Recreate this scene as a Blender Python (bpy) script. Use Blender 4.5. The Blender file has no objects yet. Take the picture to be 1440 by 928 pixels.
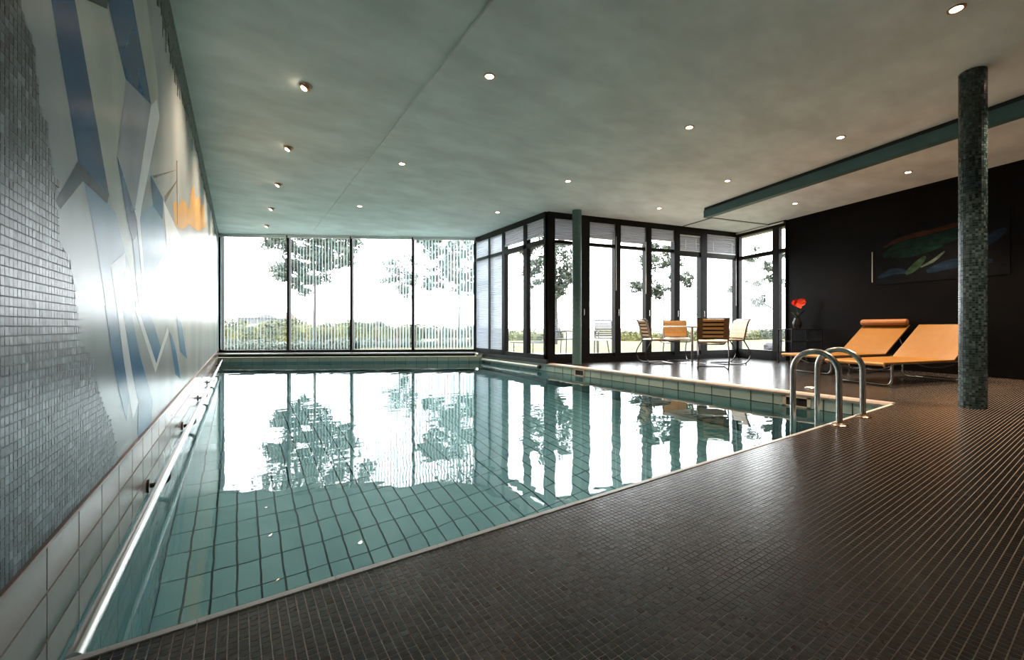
import bpy, bmesh, math, random
import numpy as np
from mathutils import Vector, Matrix

random.seed(7)
rng = np.random.default_rng(7)
C = bpy.context.scene.collection
PI = math.pi
R = math.radians

# ---------------------------------------------------------------- camera, sky, exposure
YAW = R(35.4)
CAM_H, FPX, PPX, PPY = 0.70, 597.5, 760.0, 460.0
cd = bpy.data.cameras.new('camera')
cam = bpy.data.objects.new('camera', cd)
C.objects.link(cam)
cam.location = (0, 0, CAM_H)
cam.rotation_euler = (R(90), 0, -YAW)
cd.sensor_fit = 'HORIZONTAL'
cd.sensor_width = 36.0
cd.lens = FPX / 1440 * 36
cd.shift_x = (720 - PPX) / 1440
cd.shift_y = -(464 - PPY) / 1440
cd.clip_start = 0.02
cd.clip_end = 600
bpy.context.scene.camera = cam

SKY = 4.0
w = bpy.data.worlds.new('overcast_sky')
bpy.context.scene.world = w
w.use_nodes = True
w.node_tree.nodes['Background'].inputs[0].default_value = (0.97, 0.98, 1.0, 1)
w.node_tree.nodes['Background'].inputs[1].default_value = SKY

sc = bpy.context.scene
sc.view_settings.view_transform = 'Standard'
sc.view_settings.look = 'None'
sc.view_settings.gamma = 1
sc.view_settings.use_curve_mapping = False
sc.view_settings.exposure = 1.6
sc.cycles.max_bounces = 14
sc.cycles.diffuse_bounces = 6
sc.cycles.glossy_bounces = 6
sc.cycles.transmission_bounces = 8
sc.cycles.transparent_max_bounces = 24
sc.cycles.use_denoising = True
sc.cycles.sample_clamp_indirect = 8.0
LAMP = 3.8

FW = (math.sin(YAW), math.cos(YAW))
RT = (math.cos(YAW), -math.sin(YAW))


def P(u, D, z=0.0):
    """ground position of something standing at distance D in the direction of photograph column u"""
    a = (u - PPX) / FPX
    return Vector((D * (FW[0] + a * RT[0]), D * (FW[1] + a * RT[1]), z))


def on_left_wall(u, v):
    a = (u - PPX) / FPX
    dx, dy, dz = FW[0] + a * RT[0], FW[1] + a * RT[1], (PPY - v) / FPX
    t = XL / dx
    return dy * t, CAM_H + dz * t


# ---------------------------------------------------------------- plan of the building
XL = -0.38                       # left wall
XR = 4.84                        # right edge of the pool
YN = 1.30                        # near edge of the pool
HC = 2.92                        # ceiling height
ZW = -0.15                       # water level
ZF = -1.70                       # pool floor
YB = -1.30                       # wall behind the camera
A_ROW = -13.4
D_ROW = Vector((math.cos(R(A_ROW)), math.sin(R(A_ROW)), 0))
C1 = Vector((4.85, 6.60, 0))
C2 = C1 + D_ROW * 4.85
D_RW = Vector((D_ROW.y, -D_ROW.x, 0))
C0 = Vector((XL, 12.76, 0))
CB = Vector((4.85, 9.60, 0))
D_FAR = (CB - C0).normalized()
N_FAR = Vector((-D_FAR.y, D_FAR.x, 0))


def frame(origin, d):
    return Matrix.Translation(origin) @ Matrix.Rotation(math.atan2(d.y, d.x), 4, 'Z')


# ---------------------------------------------------------------- materials
def new_mat(name):
    m = bpy.data.materials.new(name)
    m.use_nodes = True
    return m, m.node_tree, m.node_tree.nodes['Principled BSDF']


def mat(name, col, rough=0.5, metal=0.0, var=0.0, scale=20.0, bump=0.0, spec=0.5, coat=0.0, col2=None, detail=4.0, stretch=None):
    m, nt, b = new_mat(name)
    b.inputs['Roughness'].default_value = rough
    b.inputs['Metallic'].default_value = metal
    b.inputs['Specular IOR Level'].default_value = spec
    if coat:
        b.inputs['Coat Weight'].default_value = coat
        b.inputs['Coat Roughness'].default_value = 0.08
    c1 = (*col, 1)
    if var or col2 or bump:
        tc = nt.nodes.new('ShaderNodeTexCoord')
        n = nt.nodes.new('ShaderNodeTexNoise')
        n.inputs['Scale'].default_value = scale
        n.inputs['Detail'].default_value = detail
        src = tc.outputs['Object']
        if stretch:
            mp = nt.nodes.new('ShaderNodeMapping')
            mp.inputs['Scale'].default_value = stretch
            nt.links.new(src, mp.inputs['Vector'])
            src = mp.outputs['Vector']
        nt.links.new(src, n.inputs['Vector'])
        r = nt.nodes.new('ShaderNodeValToRGB')
        r.color_ramp.elements[0].position = 0.32
        r.color_ramp.elements[1].position = 0.68
        r.color_ramp.elements[0].color = (*[c * (1 - var) for c in col], 1)
        r.color_ramp.elements[1].color = (*(col2 or [min(1, c * (1 + var)) for c in col]), 1)
        nt.links.new(n.outputs['Fac'], r.inputs['Fac'])
        nt.links.new(r.outputs['Color'], b.inputs['Base Color'])
        if bump:
            bp = nt.nodes.new('ShaderNodeBump')
            bp.inputs['Strength'].default_value = bump
            bp.inputs['Distance'].default_value = 0.01
            nt.links.new(n.outputs['Fac'], bp.inputs['Height'])
            nt.links.new(bp.outputs['Normal'], b.inputs['Normal'])
    else:
        b.inputs['Base Color'].default_value = c1
    return m


def tone_mat(name, stops, rough, spec=0.5, coat=0.0, noise=0.12):
    """glazed tile: one colour per tile, read from the mesh attribute 'tone'"""
    m, nt, b = new_mat(name)
    at = nt.nodes.new('ShaderNodeAttribute')
    at.attribute_name = 'tone'
    r = nt.nodes.new('ShaderNodeValToRGB')
    e = r.color_ramp.elements
    e[0].position, e[0].color = stops[0][0], (*stops[0][1], 1)
    e[1].position, e[1].color = stops[-1][0], (*stops[-1][1], 1)
    for p, c in stops[1:-1]:
        x = e.new(p)
        x.color = (*c, 1)
    nt.links.new(at.outputs['Fac'], r.inputs['Fac'])
    tc = nt.nodes.new('ShaderNodeNewGeometry')
    n = nt.nodes.new('ShaderNodeTexNoise')
    n.inputs['Scale'].default_value = 90
    nt.links.new(tc.outputs['Position'], n.inputs['Vector'])
    mr = nt.nodes.new('ShaderNodeMapRange')
    mr.inputs['To Min'].default_value = 1 - noise
    mr.inputs['To Max'].default_value = 1 + noise
    nt.links.new(n.outputs['Fac'], mr.inputs['Value'])
    mx = nt.nodes.new('ShaderNodeVectorMath')
    mx.operation = 'SCALE'
    nt.links.new(r.outputs['Color'], mx.inputs[0])
    nt.links.new(mr.outputs['Result'], mx.inputs['Scale'])
    nt.links.new(mx.outputs['Vector'], b.inputs['Base Color'])
    b.inputs['Roughness'].default_value = rough
    b.inputs['Specular IOR Level'].default_value = spec
    if coat:
        b.inputs['Coat Weight'].default_value = coat
        b.inputs['Coat Roughness'].default_value = 0.1
    return m


PITCH = 0.02
DECK_STOPS = [(0.0, (0.009, 0.008, 0.008)), (0.4, (0.011, 0.010, 0.0095)), (0.75, (0.024, 0.020, 0.018)), (1.0, (0.050, 0.040, 0.034))]
GROUT = (0.37, 0.275, 0.205)


def deck_base_mat():
    """mosaic of the deck: 20 mm grid, carried on by the material where the tiles are too small to build"""
    m, nt, b = new_mat('deck_mosaic')
    g = nt.nodes.new('ShaderNodeNewGeometry')
    mp = nt.nodes.new('ShaderNodeMapping')
    mp.inputs['Location'].default_value = (0.0, -(YN - 0.018) % PITCH, 0)
    br = nt.nodes.new('ShaderNodeTexBrick')
    br.offset = 0
    br.squash = 1
    mp.vector_type = 'POINT'
    mp.inputs['Location'].default_value = (-(XL % PITCH), -((YN - 0.018) % PITCH), 0)
    br.inputs['Scale'].default_value = 1
    br.inputs['Brick Width'].default_value = PITCH
    br.inputs['Row Height'].default_value = PITCH
    br.inputs['Mortar Size'].default_value = 0.0012
    br.inputs['Mortar Smooth'].default_value = 0.1
    br.inputs['Bias'].default_value = 0.0
    br.inputs['Color1'].default_value = (0.011, 0.010, 0.010, 1)
    br.inputs['Color2'].default_value = (0.034, 0.028, 0.024, 1)
    br.inputs['Mortar'].default_value = (*GROUT, 1)
    nt.links.new(g.outputs['Position'], mp.inputs['Vector'])
    nt.links.new(mp.outputs['Vector'], br.inputs['Vector'])
    nt.links.new(br.outputs['Color'], b.inputs['Base Color'])
    mr = nt.nodes.new('ShaderNodeMapRange')
    mr.inputs['To Min'].default_value = 0.30
    mr.inputs['To Max'].default_value = 0.5
    nt.links.new(br.outputs['Fac'], mr.inputs['Value'])
    nt.links.new(mr.outputs['Result'], b.inputs['Roughness'])
    b.inputs['Specular IOR Level'].default_value = 1.0
    return m


def glass_mat(name, tint=(0.96, 0.98, 0.98), refl=0.06):
    m, nt, b = new_mat(name)
    nt.nodes.remove(b)
    t = nt.nodes.new('ShaderNodeBsdfTransparent')
    t.inputs[0].default_value = (*tint, 1)
    gl = nt.nodes.new('ShaderNodeBsdfGlossy')
    gl.inputs['Roughness'].default_value = 0.0
    lw = nt.nodes.new('ShaderNodeLayerWeight')
    lw.inputs['Blend'].default_value = 0.5
    pw = nt.nodes.new('ShaderNodeMath')
    pw.operation = 'POWER'
    pw.inputs[1].default_value = 4.0
    nt.links.new(lw.outputs['Facing'], pw.inputs[0])
    fr = nt.nodes.new('ShaderNodeMapRange')
    fr.inputs['To Min'].default_value = 0.03
    fr.inputs['To Max'].default_value = 0.85
    nt.links.new(pw.outputs[0], fr.inputs['Value'])
    mx = nt.nodes.new('ShaderNodeMixShader')
    nt.links.new(fr.outputs[0], mx.inputs[0])
    nt.links.new(t.outputs[0], mx.inputs[1])
    nt.links.new(gl.outputs[0], mx.inputs[2])
    nt.links.new(mx.outputs[0], nt.nodes['Material Output'].inputs['Surface'])
    return m


def cloth_mat(name, col, trans=0.5, see=0.0):
    """thin fabric that lets daylight through"""
    m, nt, b = new_mat(name)
    nt.nodes.remove(b)
    d = nt.nodes.new('ShaderNodeBsdfDiffuse')
    d.inputs[0].default_value = (*col, 1)
    t = nt.nodes.new('ShaderNodeBsdfTranslucent')
    t.inputs[0].default_value = (*col, 1)
    mx = nt.nodes.new('ShaderNodeMixShader')
    mx.inputs[0].default_value = trans
    nt.links.new(d.outputs[0], mx.inputs[1])
    nt.links.new(t.outputs[0], mx.inputs[2])
    out = mx
    if see:
        tr = nt.nodes.new('ShaderNodeBsdfTransparent')
        m2 = nt.nodes.new('ShaderNodeMixShader')
        m2.inputs[0].default_value = see
        nt.links.new(mx.outputs[0], m2.inputs[1])
        nt.links.new(tr.outputs[0], m2.inputs[2])
        out = m2
    nt.links.new(out.outputs[0], nt.nodes['Material Output'].inputs['Surface'])
    return m


def emit_mat(name, col, s):
    m, nt, b = new_mat(name)
    b.inputs['Base Color'].default_value = (*col, 1)
    b.inputs['Emission Color'].default_value = (*col, 1)
    b.inputs['Emission Strength'].default_value = s
    return m


def water_mat():
    m, nt, b = new_mat('pool_water')
    nt.nodes.remove(b)
    g = nt.nodes.new('ShaderNodeBsdfGlass')
    g.inputs['IOR'].default_value = 1.333
    g.inputs['Roughness'].default_value = 0.0
    g.inputs['Color'].default_value = (0.90, 0.98, 0.98, 1)
    geo = nt.nodes.new('ShaderNodeNewGeometry')
    mp = nt.nodes.new('ShaderNodeMapping')
    mp.inputs['Rotation'].default_value = (0, 0, R(35))
    mp.inputs['Scale'].default_value = (1.0, 1.6, 1.0)
    n = nt.nodes.new('ShaderNodeTexNoise')
    n.inputs['Scale'].default_value = 3.4
    n.inputs['Detail'].default_value = 1.5
    n.inputs['Roughness'].default_value = 0.35
    bp = nt.nodes.new('ShaderNodeBump')
    bp.inputs['Strength'].default_value = 1.0
    bp.inputs['Distance'].default_value = 0.0019
    nt.links.new(geo.outputs['Position'], mp.inputs['Vector'])
    nt.links.new(mp.outputs['Vector'], n.inputs['Vector'])
    nt.links.new(n.outputs['Fac'], bp.inputs['Height'])
    nt.links.new(bp.outputs['Normal'], g.inputs['Normal'])
    nt.links.new(g.outputs[0], nt.nodes['Material Output'].inputs['Surface'])
    return m


M = dict(
    deck=deck_base_mat(),
    deck_tile=tone_mat('deck_tile', DECK_STOPS, 0.25, spec=0.6, noise=0.2),
    wall_tile=tone_mat('mosaic_grey_green', [(0.0, (0.007, 0.012, 0.014)), (0.35, (0.034, 0.050, 0.056)), (0.8, (0.080, 0.108, 0.116)), (1.0, (0.165, 0.205, 0.215))], 0.36, spec=0.22),
    fringe_tile=tone_mat('mosaic_dark_green', [(0.0, (0.02, 0.045, 0.04)), (1.0, (0.10, 0.15, 0.13))], 0.35),
    col_tile=tone_mat('column_mosaic', [(0.0, (0.008, 0.018, 0.019)), (0.5, (0.042, 0.070, 0.072)), (1.0, (0.115, 0.165, 0.165))], 0.25),
    slim_tile=tone_mat('slender_column_mosaic', [(0.0, (0.10, 0.20, 0.20)), (1.0, (0.15, 0.27, 0.265))], 0.4),
    pool_tile=tone_mat('pool_tile', [(0.0, (0.115, 0.27, 0.30)), (1.0, (0.15, 0.315, 0.345))], 0.25, noise=0.05),
    band_tile=tone_mat('pool_band_tile', [(0.0, (0.34, 0.42, 0.385)), (1.0, (0.41, 0.48, 0.43))], 0.2, noise=0.05),
    white_tile=tone_mat('white_tile', [(0.0, (0.30, 0.255, 0.24)), (1.0, (0.34, 0.29, 0.272))], 0.2, noise=0.03),
    grout_pool=mat('pool_grout', (0.010, 0.040, 0.048), 0.8, var=0.2),
    grout_wall=mat('wall_grout', (0.17, 0.20, 0.20), 0.85, var=0.15),
    grout_strip=mat('strip_grout', (0.16, 0.10, 0.08), 0.85, var=0.15),
    grout_col=mat('column_grout', (0.08, 0.11, 0.11), 0.85, var=0.15),
    ceiling=mat('ceiling_plaster', (0.74, 0.805, 0.80), 0.8, var=0.11, scale=1.9, bump=0.05, detail=7, stretch=(1, 1.6, 1)),
    wall_dark=mat('black_lacquered_wall', (0.0035, 0.003, 0.003), 0.45, var=0.3, scale=4, spec=0.10),
    wall_plain=mat('grey_plaster', (0.16, 0.15, 0.14), 0.8, var=0.15, scale=3),
    mural_base=mat('mural_ground', (0.25, 0.29, 0.31), 0.26, spec=0.04, col2=(0.34, 0.37, 0.37), var=0.1, scale=1.6, stretch=(1, 1, 0.35)),
    black=mat('black_window_paint', (0.007, 0.006, 0.0065), 0.5, var=0.2, scale=9, spec=0.22),
    sill=mat('grey_sill', (0.34, 0.34, 0.34), 0.3, var=0.08, scale=6),
    ledge=mat('dark_ledge', (0.030, 0.022, 0.020), 0.35, var=0.3, scale=5),
    coping=mat('pink_beige_coping', (0.52, 0.42, 0.36), 0.4, var=0.08, scale=12),
    rim=mat('white_rim', (0.72, 0.68, 0.64), 0.35, var=0.06, scale=15),
    glass=glass_mat('window_glass'),
    slat=cloth_mat('blind_slat_fabric', (0.72, 0.84, 0.85), 0.12),
    shade=cloth_mat('pleated_fabric', (0.36, 0.36, 0.39), 0.22),
    sheer=cloth_mat('sheer_pleated_fabric', (0.50, 0.53, 0.60), 0.22, see=0.03),
    white=mat('white_plastic', (0.8, 0.8, 0.78), 0.35, var=0.03),
    chrome=mat('chrome', (0.36, 0.345, 0.33), 0.26, 1.0, var=0.06, scale=8),
    chair_steel=mat('chair_tube', (0.17, 0.16, 0.15), 0.22, 1.0, var=0.06, scale=8),
    steel=mat('brushed_steel', (0.52, 0.49, 0.45), 0.24, 1.0, var=0.08, scale=14),
    bronze=mat('bronze_flange', (0.42, 0.30, 0.21), 0.22, 1.0, var=0.1, scale=30),
    dark_metal=mat('dark_bracket_metal', (0.045, 0.030, 0.026), 0.35, 0.6, var=0.2, scale=30),
    orange=mat('orange_leather', (0.28, 0.116, 0.010), 0.45, var=0.06, scale=9, bump=0.03),
    slat_tan=mat('pale_tan_slat', (0.80, 0.46, 0.17), 0.42, var=0.06, scale=12),
    roll=mat('headrest_leather', (0.36, 0.135, 0.036), 0.5, var=0.06, scale=12),
    tan=mat('tan_leather', (0.56, 0.29, 0.095), 0.42, var=0.08, scale=12, bump=0.03),
    cream=mat('lit_tan_leather', (0.68, 0.55, 0.42), 0.42, var=0.05, scale=12),  # tan leather with daylight and sky sheen put into its pale colour
    brown=mat('brown_leather', (0.20, 0.105, 0.04), 0.45, var=0.15, scale=14),
    blackcloth=mat('black_webbing', (0.012, 0.010, 0.010), 0.8, var=0.2, scale=40),
    teal=mat('teal_beam_paint', (0.050, 0.125, 0.135), 0.5, var=0.12, scale=4),
    teal_dark=mat('shadow_gap', (0.010, 0.020, 0.020), 0.7, var=0.1),
    lamp_ring=mat('lamp_ring', (0.42, 0.27, 0.19), 0.35, 0.7, var=0.05),
    lamp=emit_mat('lamp_glow', (1.0, 0.80, 0.58), 14.0),
    lawn=mat('lawn', (0.066, 0.061, 0.0075), 0.9, var=0.18, scale=0.9, col2=(0.084, 0.075, 0.012)),
    paving=mat('patio_paving', (0.22, 0.21, 0.205), 0.85, var=0.1, scale=1.5),
    leaf=mat('tree_leaf', (0.038, 0.047, 0.031), 0.6, var=0.35, scale=3),
    leaf_far=mat('hazed_tree_leaf', (0.080, 0.098, 0.090), 0.6, var=0.2, scale=2),  # paler than the near leaves, haze put into the colour
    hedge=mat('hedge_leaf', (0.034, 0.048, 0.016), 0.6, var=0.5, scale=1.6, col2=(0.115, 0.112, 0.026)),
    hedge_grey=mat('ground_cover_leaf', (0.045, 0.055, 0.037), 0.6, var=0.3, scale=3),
    bark=mat('bark', (0.036, 0.033, 0.029), 0.85, var=0.25, scale=8, bump=0.3),
    house=mat('hazed_render', (0.090, 0.093, 0.099), 0.8, var=0.03, scale=0.4),  # walls, roof and windows washed pale, distance haze put into the colours
    tile_roof=mat('hazed_red_roof', (0.125, 0.094, 0.084), 0.8, var=0.05, scale=0.6),
    house_win=mat('far_window', (0.065, 0.07, 0.078), 0.4, var=0.05),
    garden=mat('garden_chair_mesh', (0.05, 0.05, 0.056), 0.6, var=0.1, scale=9),
    stone=mat('dark_boulder', (0.045, 0.045, 0.055), 0.8, var=0.3, scale=6, bump=0.4),
    red=mat('red_petal', (0.72, 0.055, 0.022), 0.45, var=0.25, scale=14),
    green=mat('plant_leaf', (0.035, 0.060, 0.022), 0.5, var=0.3, scale=10),
    soil_pot=mat('dark_vase_glaze', (0.015, 0.015, 0.014), 0.25, var=0.1),
    napkin=mat('orange_napkin', (0.62, 0.25, 0.07), 0.8, var=0.08, scale=20),
    soffit=mat('soffit_board', (0.30, 0.25, 0.22), 0.8, var=0.08, scale=3),
    skim=mat('skimmer_frame', (0.58, 0.50, 0.40), 0.4, var=0.05),
    water=water_mat(),
)


# ---------------------------------------------------------------- helpers
def link(o, parent=None, m=None):
    C.objects.link(o)
    if parent is not None:
        o.parent = parent
    if m is not None:
        o.data.materials.append(m)
    return o


def mesh(name, verts, faces, m=None, parent=None, smooth=False):
    me = bpy.data.meshes.new(name)
    me.from_pydata([tuple(v) for v in verts], [], faces)
    me.update()
    if smooth:
        me.shade_smooth()
    return link(bpy.data.objects.new(name, me), parent, m)


def tag(o, label=None, cat=None, group=None, kind=None):
    if label:
        o['label'] = label
    if cat:
        o['category'] = cat
    if group:
        o['group'] = group
    if kind:
        o['kind'] = kind
    return o


def empty(name, loc=(0, 0, 0), rz=0.0, label=None, cat=None, group=None):
    o = bpy.data.objects.new(name, None)
    C.objects.link(o)
    o.location = loc
    o.rotation_euler = (0, 0, rz)
    o.empty_display_size = 0.1
    return tag(o, label, cat, group)


class MB:
    def __init__(self):
        self.v, self.f = [], []

    def add(self, vs, fs):
        n = len(self.v)
        self.v += [tuple(p) for p in vs]
        self.f += [tuple(i + n for i in f) for f in fs]
        return self

    def box(self, x0, x1, y0, y1, z0, z1, T=None):
        vs = [Vector((x, y, z)) for z in (z0, z1) for y in (y0, y1) for x in (x0, x1)]
        if T is not None:
            vs = [T @ p for p in vs]
        return self.add(vs, [(0, 2, 3, 1), (4, 5, 7, 6), (0, 1, 5, 4), (2, 6, 7, 3), (0, 4, 6, 2), (1, 3, 7, 5)])

    def prism(self, pts, z0, z1):
        n = len(pts)
        vs = [(p[0], p[1], z0) for p in pts] + [(p[0], p[1], z1) for p in pts]
        fs = [tuple(range(n - 1, -1, -1)), tuple(range(n, 2 * n))]
        fs += [(i, (i + 1) % n, n + (i + 1) % n, n + i) for i in range(n)]
        return self.add(vs, fs)

    def tube(self, path, r, n=10, closed=False, r2=None):
        pts = [Vector(p) for p in path]
        k = len(pts)
        ref = None
        rings = []
        for i, p in enumerate(pts):
            if closed:
                t = pts[(i + 1) % k] - pts[i - 1]
            else:
                t = pts[min(i + 1, k - 1)] - pts[max(i - 1, 0)]
            t.normalize()
            if ref is None:
                a = Vector((0, 0, 1)) if abs(t.z) < 0.9 else Vector((1, 0, 0))
                ref = t.cross(a).normalized()
            ref = (ref - t * ref.dot(t)).normalized()
            b = t.cross(ref)
            rr = r if r2 is None else r + (r2 - r) * i / (k - 1)
            rings.append([p + ref * (rr * math.cos(2 * PI * j / n)) + b * (rr * math.sin(2 * PI * j / n)) for j in range(n)])
        vs = [q for ring in rings for q in ring]
        fs = []
        m = k if closed else k - 1
        for i in range(m):
            for j in range(n):
                a, c = i * n + j, i * n + (j + 1) % n
                i2 = (i + 1) % k
                fs.append((a, c, i2 * n + (j + 1) % n, i2 * n + j))
        if not closed:
            fs.append(tuple(range(n - 1, -1, -1)))
            fs.append(tuple((k - 1) * n + j for j in range(n)))
        return self.add(vs, fs)

    def lathe(self, prof, n=24, c=(0, 0, 0)):
        vs = [(c[0] + r * math.cos(2 * PI * j / n), c[1] + r * math.sin(2 * PI * j / n), c[2] + z) for r, z in prof for j in range(n)]
        fs = []
        for i in range(len(prof) - 1):
            for j in range(n):
                fs.append((i * n + j, i * n + (j + 1) % n, (i + 1) * n + (j + 1) % n, (i + 1) * n + j))
        fs.append(tuple(range(n - 1, -1, -1)))
        fs.append(tuple((len(prof) - 1) * n + j for j in range(n)))
        return self.add(vs, fs)

    def build(self, name, m, parent=None, smooth=False, bevel=0.0):
        o = mesh(name, self.v, self.f, m, parent, False)
        if smooth:
            o.data.set_sharp_from_angle(angle=R(40)) if hasattr(o.data, 'set_sharp_from_angle') else None
            for p in o.data.polygons:
                p.use_smooth = True
            o.data.set_sharp_from_angle(angle=R(40))
        if bevel:
            bm = bmesh.new()
            bm.from_mesh(o.data)
            bmesh.ops.bevel(bm, geom=bm.edges[:], offset=bevel, segments=2, affect='EDGES', clamp_overlap=True)
            bm.to_mesh(o.data)
            bm.free()
        return o


def fillet(pts, rad, seg=6):
    """polyline with rounded corners"""
    pts = [Vector(p) for p in pts]
    out = [pts[0]]
    for i in range(1, len(pts) - 1):
        p, a, b = pts[i], pts[i - 1], pts[i + 1]
        r = rad[i] if isinstance(rad, dict) and i in rad else (rad if not isinstance(rad, dict) else 0.03)
        d1, d2 = (a - p), (b - p)
        l = min(r, d1.length * 0.49, d2.length * 0.49)
        s, e = p + d1.normalized() * l, p + d2.normalized() * l
        for k in range(seg + 1):
            t = k / seg
            out.append((s * (1 - t) + p * t) * (1 - t) + (p * (1 - t) + e * t) * t)
    out.append(pts[-1])
    return out


def spline(pts, seg=6):
    """Catmull-Rom through the points"""
    p = [Vector(q) for q in pts]
    p = [p[0] * 2 - p[1]] + p + [p[-1] * 2 - p[-2]]
    out = []
    for i in range(1, len(p) - 2):
        for k in range(seg):
            t = k / seg
            out.append(0.5 * (2 * p[i] + (p[i + 1] - p[i - 1]) * t + (2 * p[i - 1] - 5 * p[i] + 4 * p[i + 1] - p[i + 2]) * t * t
                              + (3 * p[i] - p[i - 1] - 3 * p[i + 1] + p[i + 2]) * t ** 3))
    out.append(p[-2])
    return out


def tiles_mesh(name, cen, U, V, N, hu, hv, th, tone, m, parent=None, inset=0.0008, tilt=0.0):
    """many tiles as ONE mesh: centre, two in-plane axes and normal per tile (numpy)"""
    n = len(cen)
    U, V, N = [np.broadcast_to(np.asarray(a, float), (n, 3)) for a in (U, V, N)]
    hu, hv = np.broadcast_to(hu, n)[:, None], np.broadcast_to(hv, n)[:, None]
    vs = np.zeros((n, 8, 3))
    for k, (a, b) in enumerate(((-1, -1), (1, -1), (1, 1), (-1, 1))):
        vs[:, k] = cen + a * hu * U + b * hv * V - N * th
        vs[:, 4 + k] = cen + a * (hu - inset) * U + b * (hv - inset) * V
    if tilt:
        tu, tv = rng.normal(0, tilt, (n, 1)), rng.normal(0, tilt, (n, 1))
        for k, (a, b) in enumerate(((-1, -1), (1, -1), (1, 1), (-1, 1))):
            vs[:, 4 + k] += N * (a * hu * tu + b * hv * tv)
    q = np.array([[4, 5, 6, 7], [0, 1, 5, 4], [1, 2, 6, 5], [2, 3, 7, 6], [3, 0, 4, 7]])
    fl = (np.arange(n)[:, None, None] * 8 + q[None]).reshape(-1)
    me = bpy.data.meshes.new(name)
    me.vertices.add(n * 8)
    me.vertices.foreach_set('co', vs.reshape(-1))
    me.loops.add(len(fl))
    me.loops.foreach_set('vertex_index', fl.astype(np.int32))
    nf = n * 5
    me.polygons.add(nf)
    me.polygons.foreach_set('loop_start', (np.arange(nf) * 4).astype(np.int32))
    at = me.attributes.new('tone', 'FLOAT', 'FACE')
    at.data.foreach_set('value', np.repeat(np.asarray(tone, np.float32), 5))
    me.update(calc_edges=True)
    me.validate()
    me.shade_flat()
    return link(bpy.data.objects.new(name, me), parent, m)


def tile_parts(name, cen, U, V, N, hu, hv, th, tone, m, parent, inset=0.0008, tilt=0.0, kinds=8):
    """alike tiles as objects of their own that share a few meshes"""
    U, V, N = Vector(U), Vector(V), Vector(N)
    rot = Matrix((U, V, N)).transposed().to_4x4()
    ms = []
    for k in range(kinds):
        o = tiles_mesh(name, np.zeros((1, 3)), (1, 0, 0), (0, 1, 0), (0, 0, 1), hu, hv, th, [(k + 0.5) / kinds], m, None, inset, 0)
        ms.append(o.data)
        bpy.data.objects.remove(o)
    rz = rot.to_euler()
    for c, t in zip(cen, tone):
        o = bpy.data.objects.new(name, ms[min(kinds - 1, int(t * kinds))])
        C.objects.link(o)
        o.parent = parent
        o.location = c
        o.rotation_euler = rz
        if tilt:
            o.rotation_euler = (rot @ Matrix.Rotation(random.gauss(0, tilt), 4, 'X') @ Matrix.Rotation(random.gauss(0, tilt), 4, 'Y')).to_euler()


def screen(c):
    """how large points show: distance along the view and image position"""
    D = c[:, 0] * FW[0] + c[:, 1] * FW[1]
    X = c[:, 0] * RT[0] + c[:, 1] * RT[1]
    Ds = np.maximum(D, 0.01)
    return D, PPX + FPX * X / Ds, PPY + FPX * (CAM_H - c[:, 2]) / Ds


def split_largest(c, size, n=300, pad=0):
    D, u, v = screen(c)
    ok = (D > 0.05) & (u > -pad) & (u < 1440 + pad) & (v > -pad) & (v < 928 + pad)
    s = np.where(ok, size / np.maximum(D, 0.05), -1)
    idx = np.argsort(-s)[:n]
    idx = idx[s[idx] > 0]
    mk = np.zeros(len(c), bool)
    mk[idx] = True
    return mk


# ================================================================ SETTING
# ---- pool basin
P_FAR = 0.36
yfarL = C0.y - P_FAR / N_FAR.y
yfarR = CB.y - P_FAR / N_FAR.y
n_far = -N_FAR
def far_y(x):
    return yfarL + (x - XL) * D_FAR.y / D_FAR.x
pool = [(XL, YN), (XR, YN), (XR, far_y(XR)), (XL, far_y(XL))]
mb = MB()
g = 0.008
vs = [(x, y, z) for z in (ZF - g, 0.0 - 0.03) for x, y in [(XL - g, YN - g), (XR + g, YN - g), (XR + g, far_y(XR) + g), (XL - g, far_y(XL) + g)]]
mb.add(vs, [(0, 1, 2, 3), (0, 4, 5, 1), (1, 5, 6, 2), (2, 6, 7, 3), (3, 7, 4, 0)])
basin = tag(mb.build('pool_basin', M['grout_pool']), 'deep swimming pool basin lined with pale aqua tiles', None, None, 'structure')
# floor tiles 250 x 125 mm
PU, PV = 0.1235, 0.25
J = 0.010
xs = np.arange(XL + PU / 2, XR, PU)
ys = np.arange(YN + 0.02 + PV / 2, 12.4, PV)
gx, gy = np.meshgrid(xs, ys)
cen = np.stack([gx.ravel(), gy.ravel(), np.full(gx.size, ZF)], 1)
cen = cen[(cen[:, 1] + PV / 2 < far_y(cen[:, 0]) + 0.1)]
tone = rng.random(len(cen))
Dap = np.hypot(cen[:, 0], cen[:, 1])
mk = split_largest(np.stack([cen[:, 0], cen[:, 1], np.full(len(cen), -0.9)], 1), 1.0)
tile_parts('pool_floor_tile', cen[mk], (1, 0, 0), (0, 1, 0), (0, 0, 1), PU / 2 - J / 2, PV / 2 - 0.003, 0.006, tone[mk], M['pool_tile'], basin)
tag(tiles_mesh('pool_floor_tiles', cen[~mk], (1, 0, 0), (0, 1, 0), (0, 0, 1), PU / 2 - J / 2, PV / 2 - 0.003, 0.006, tone[~mk], M['pool_tile'], basin), kind='stuff')


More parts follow.
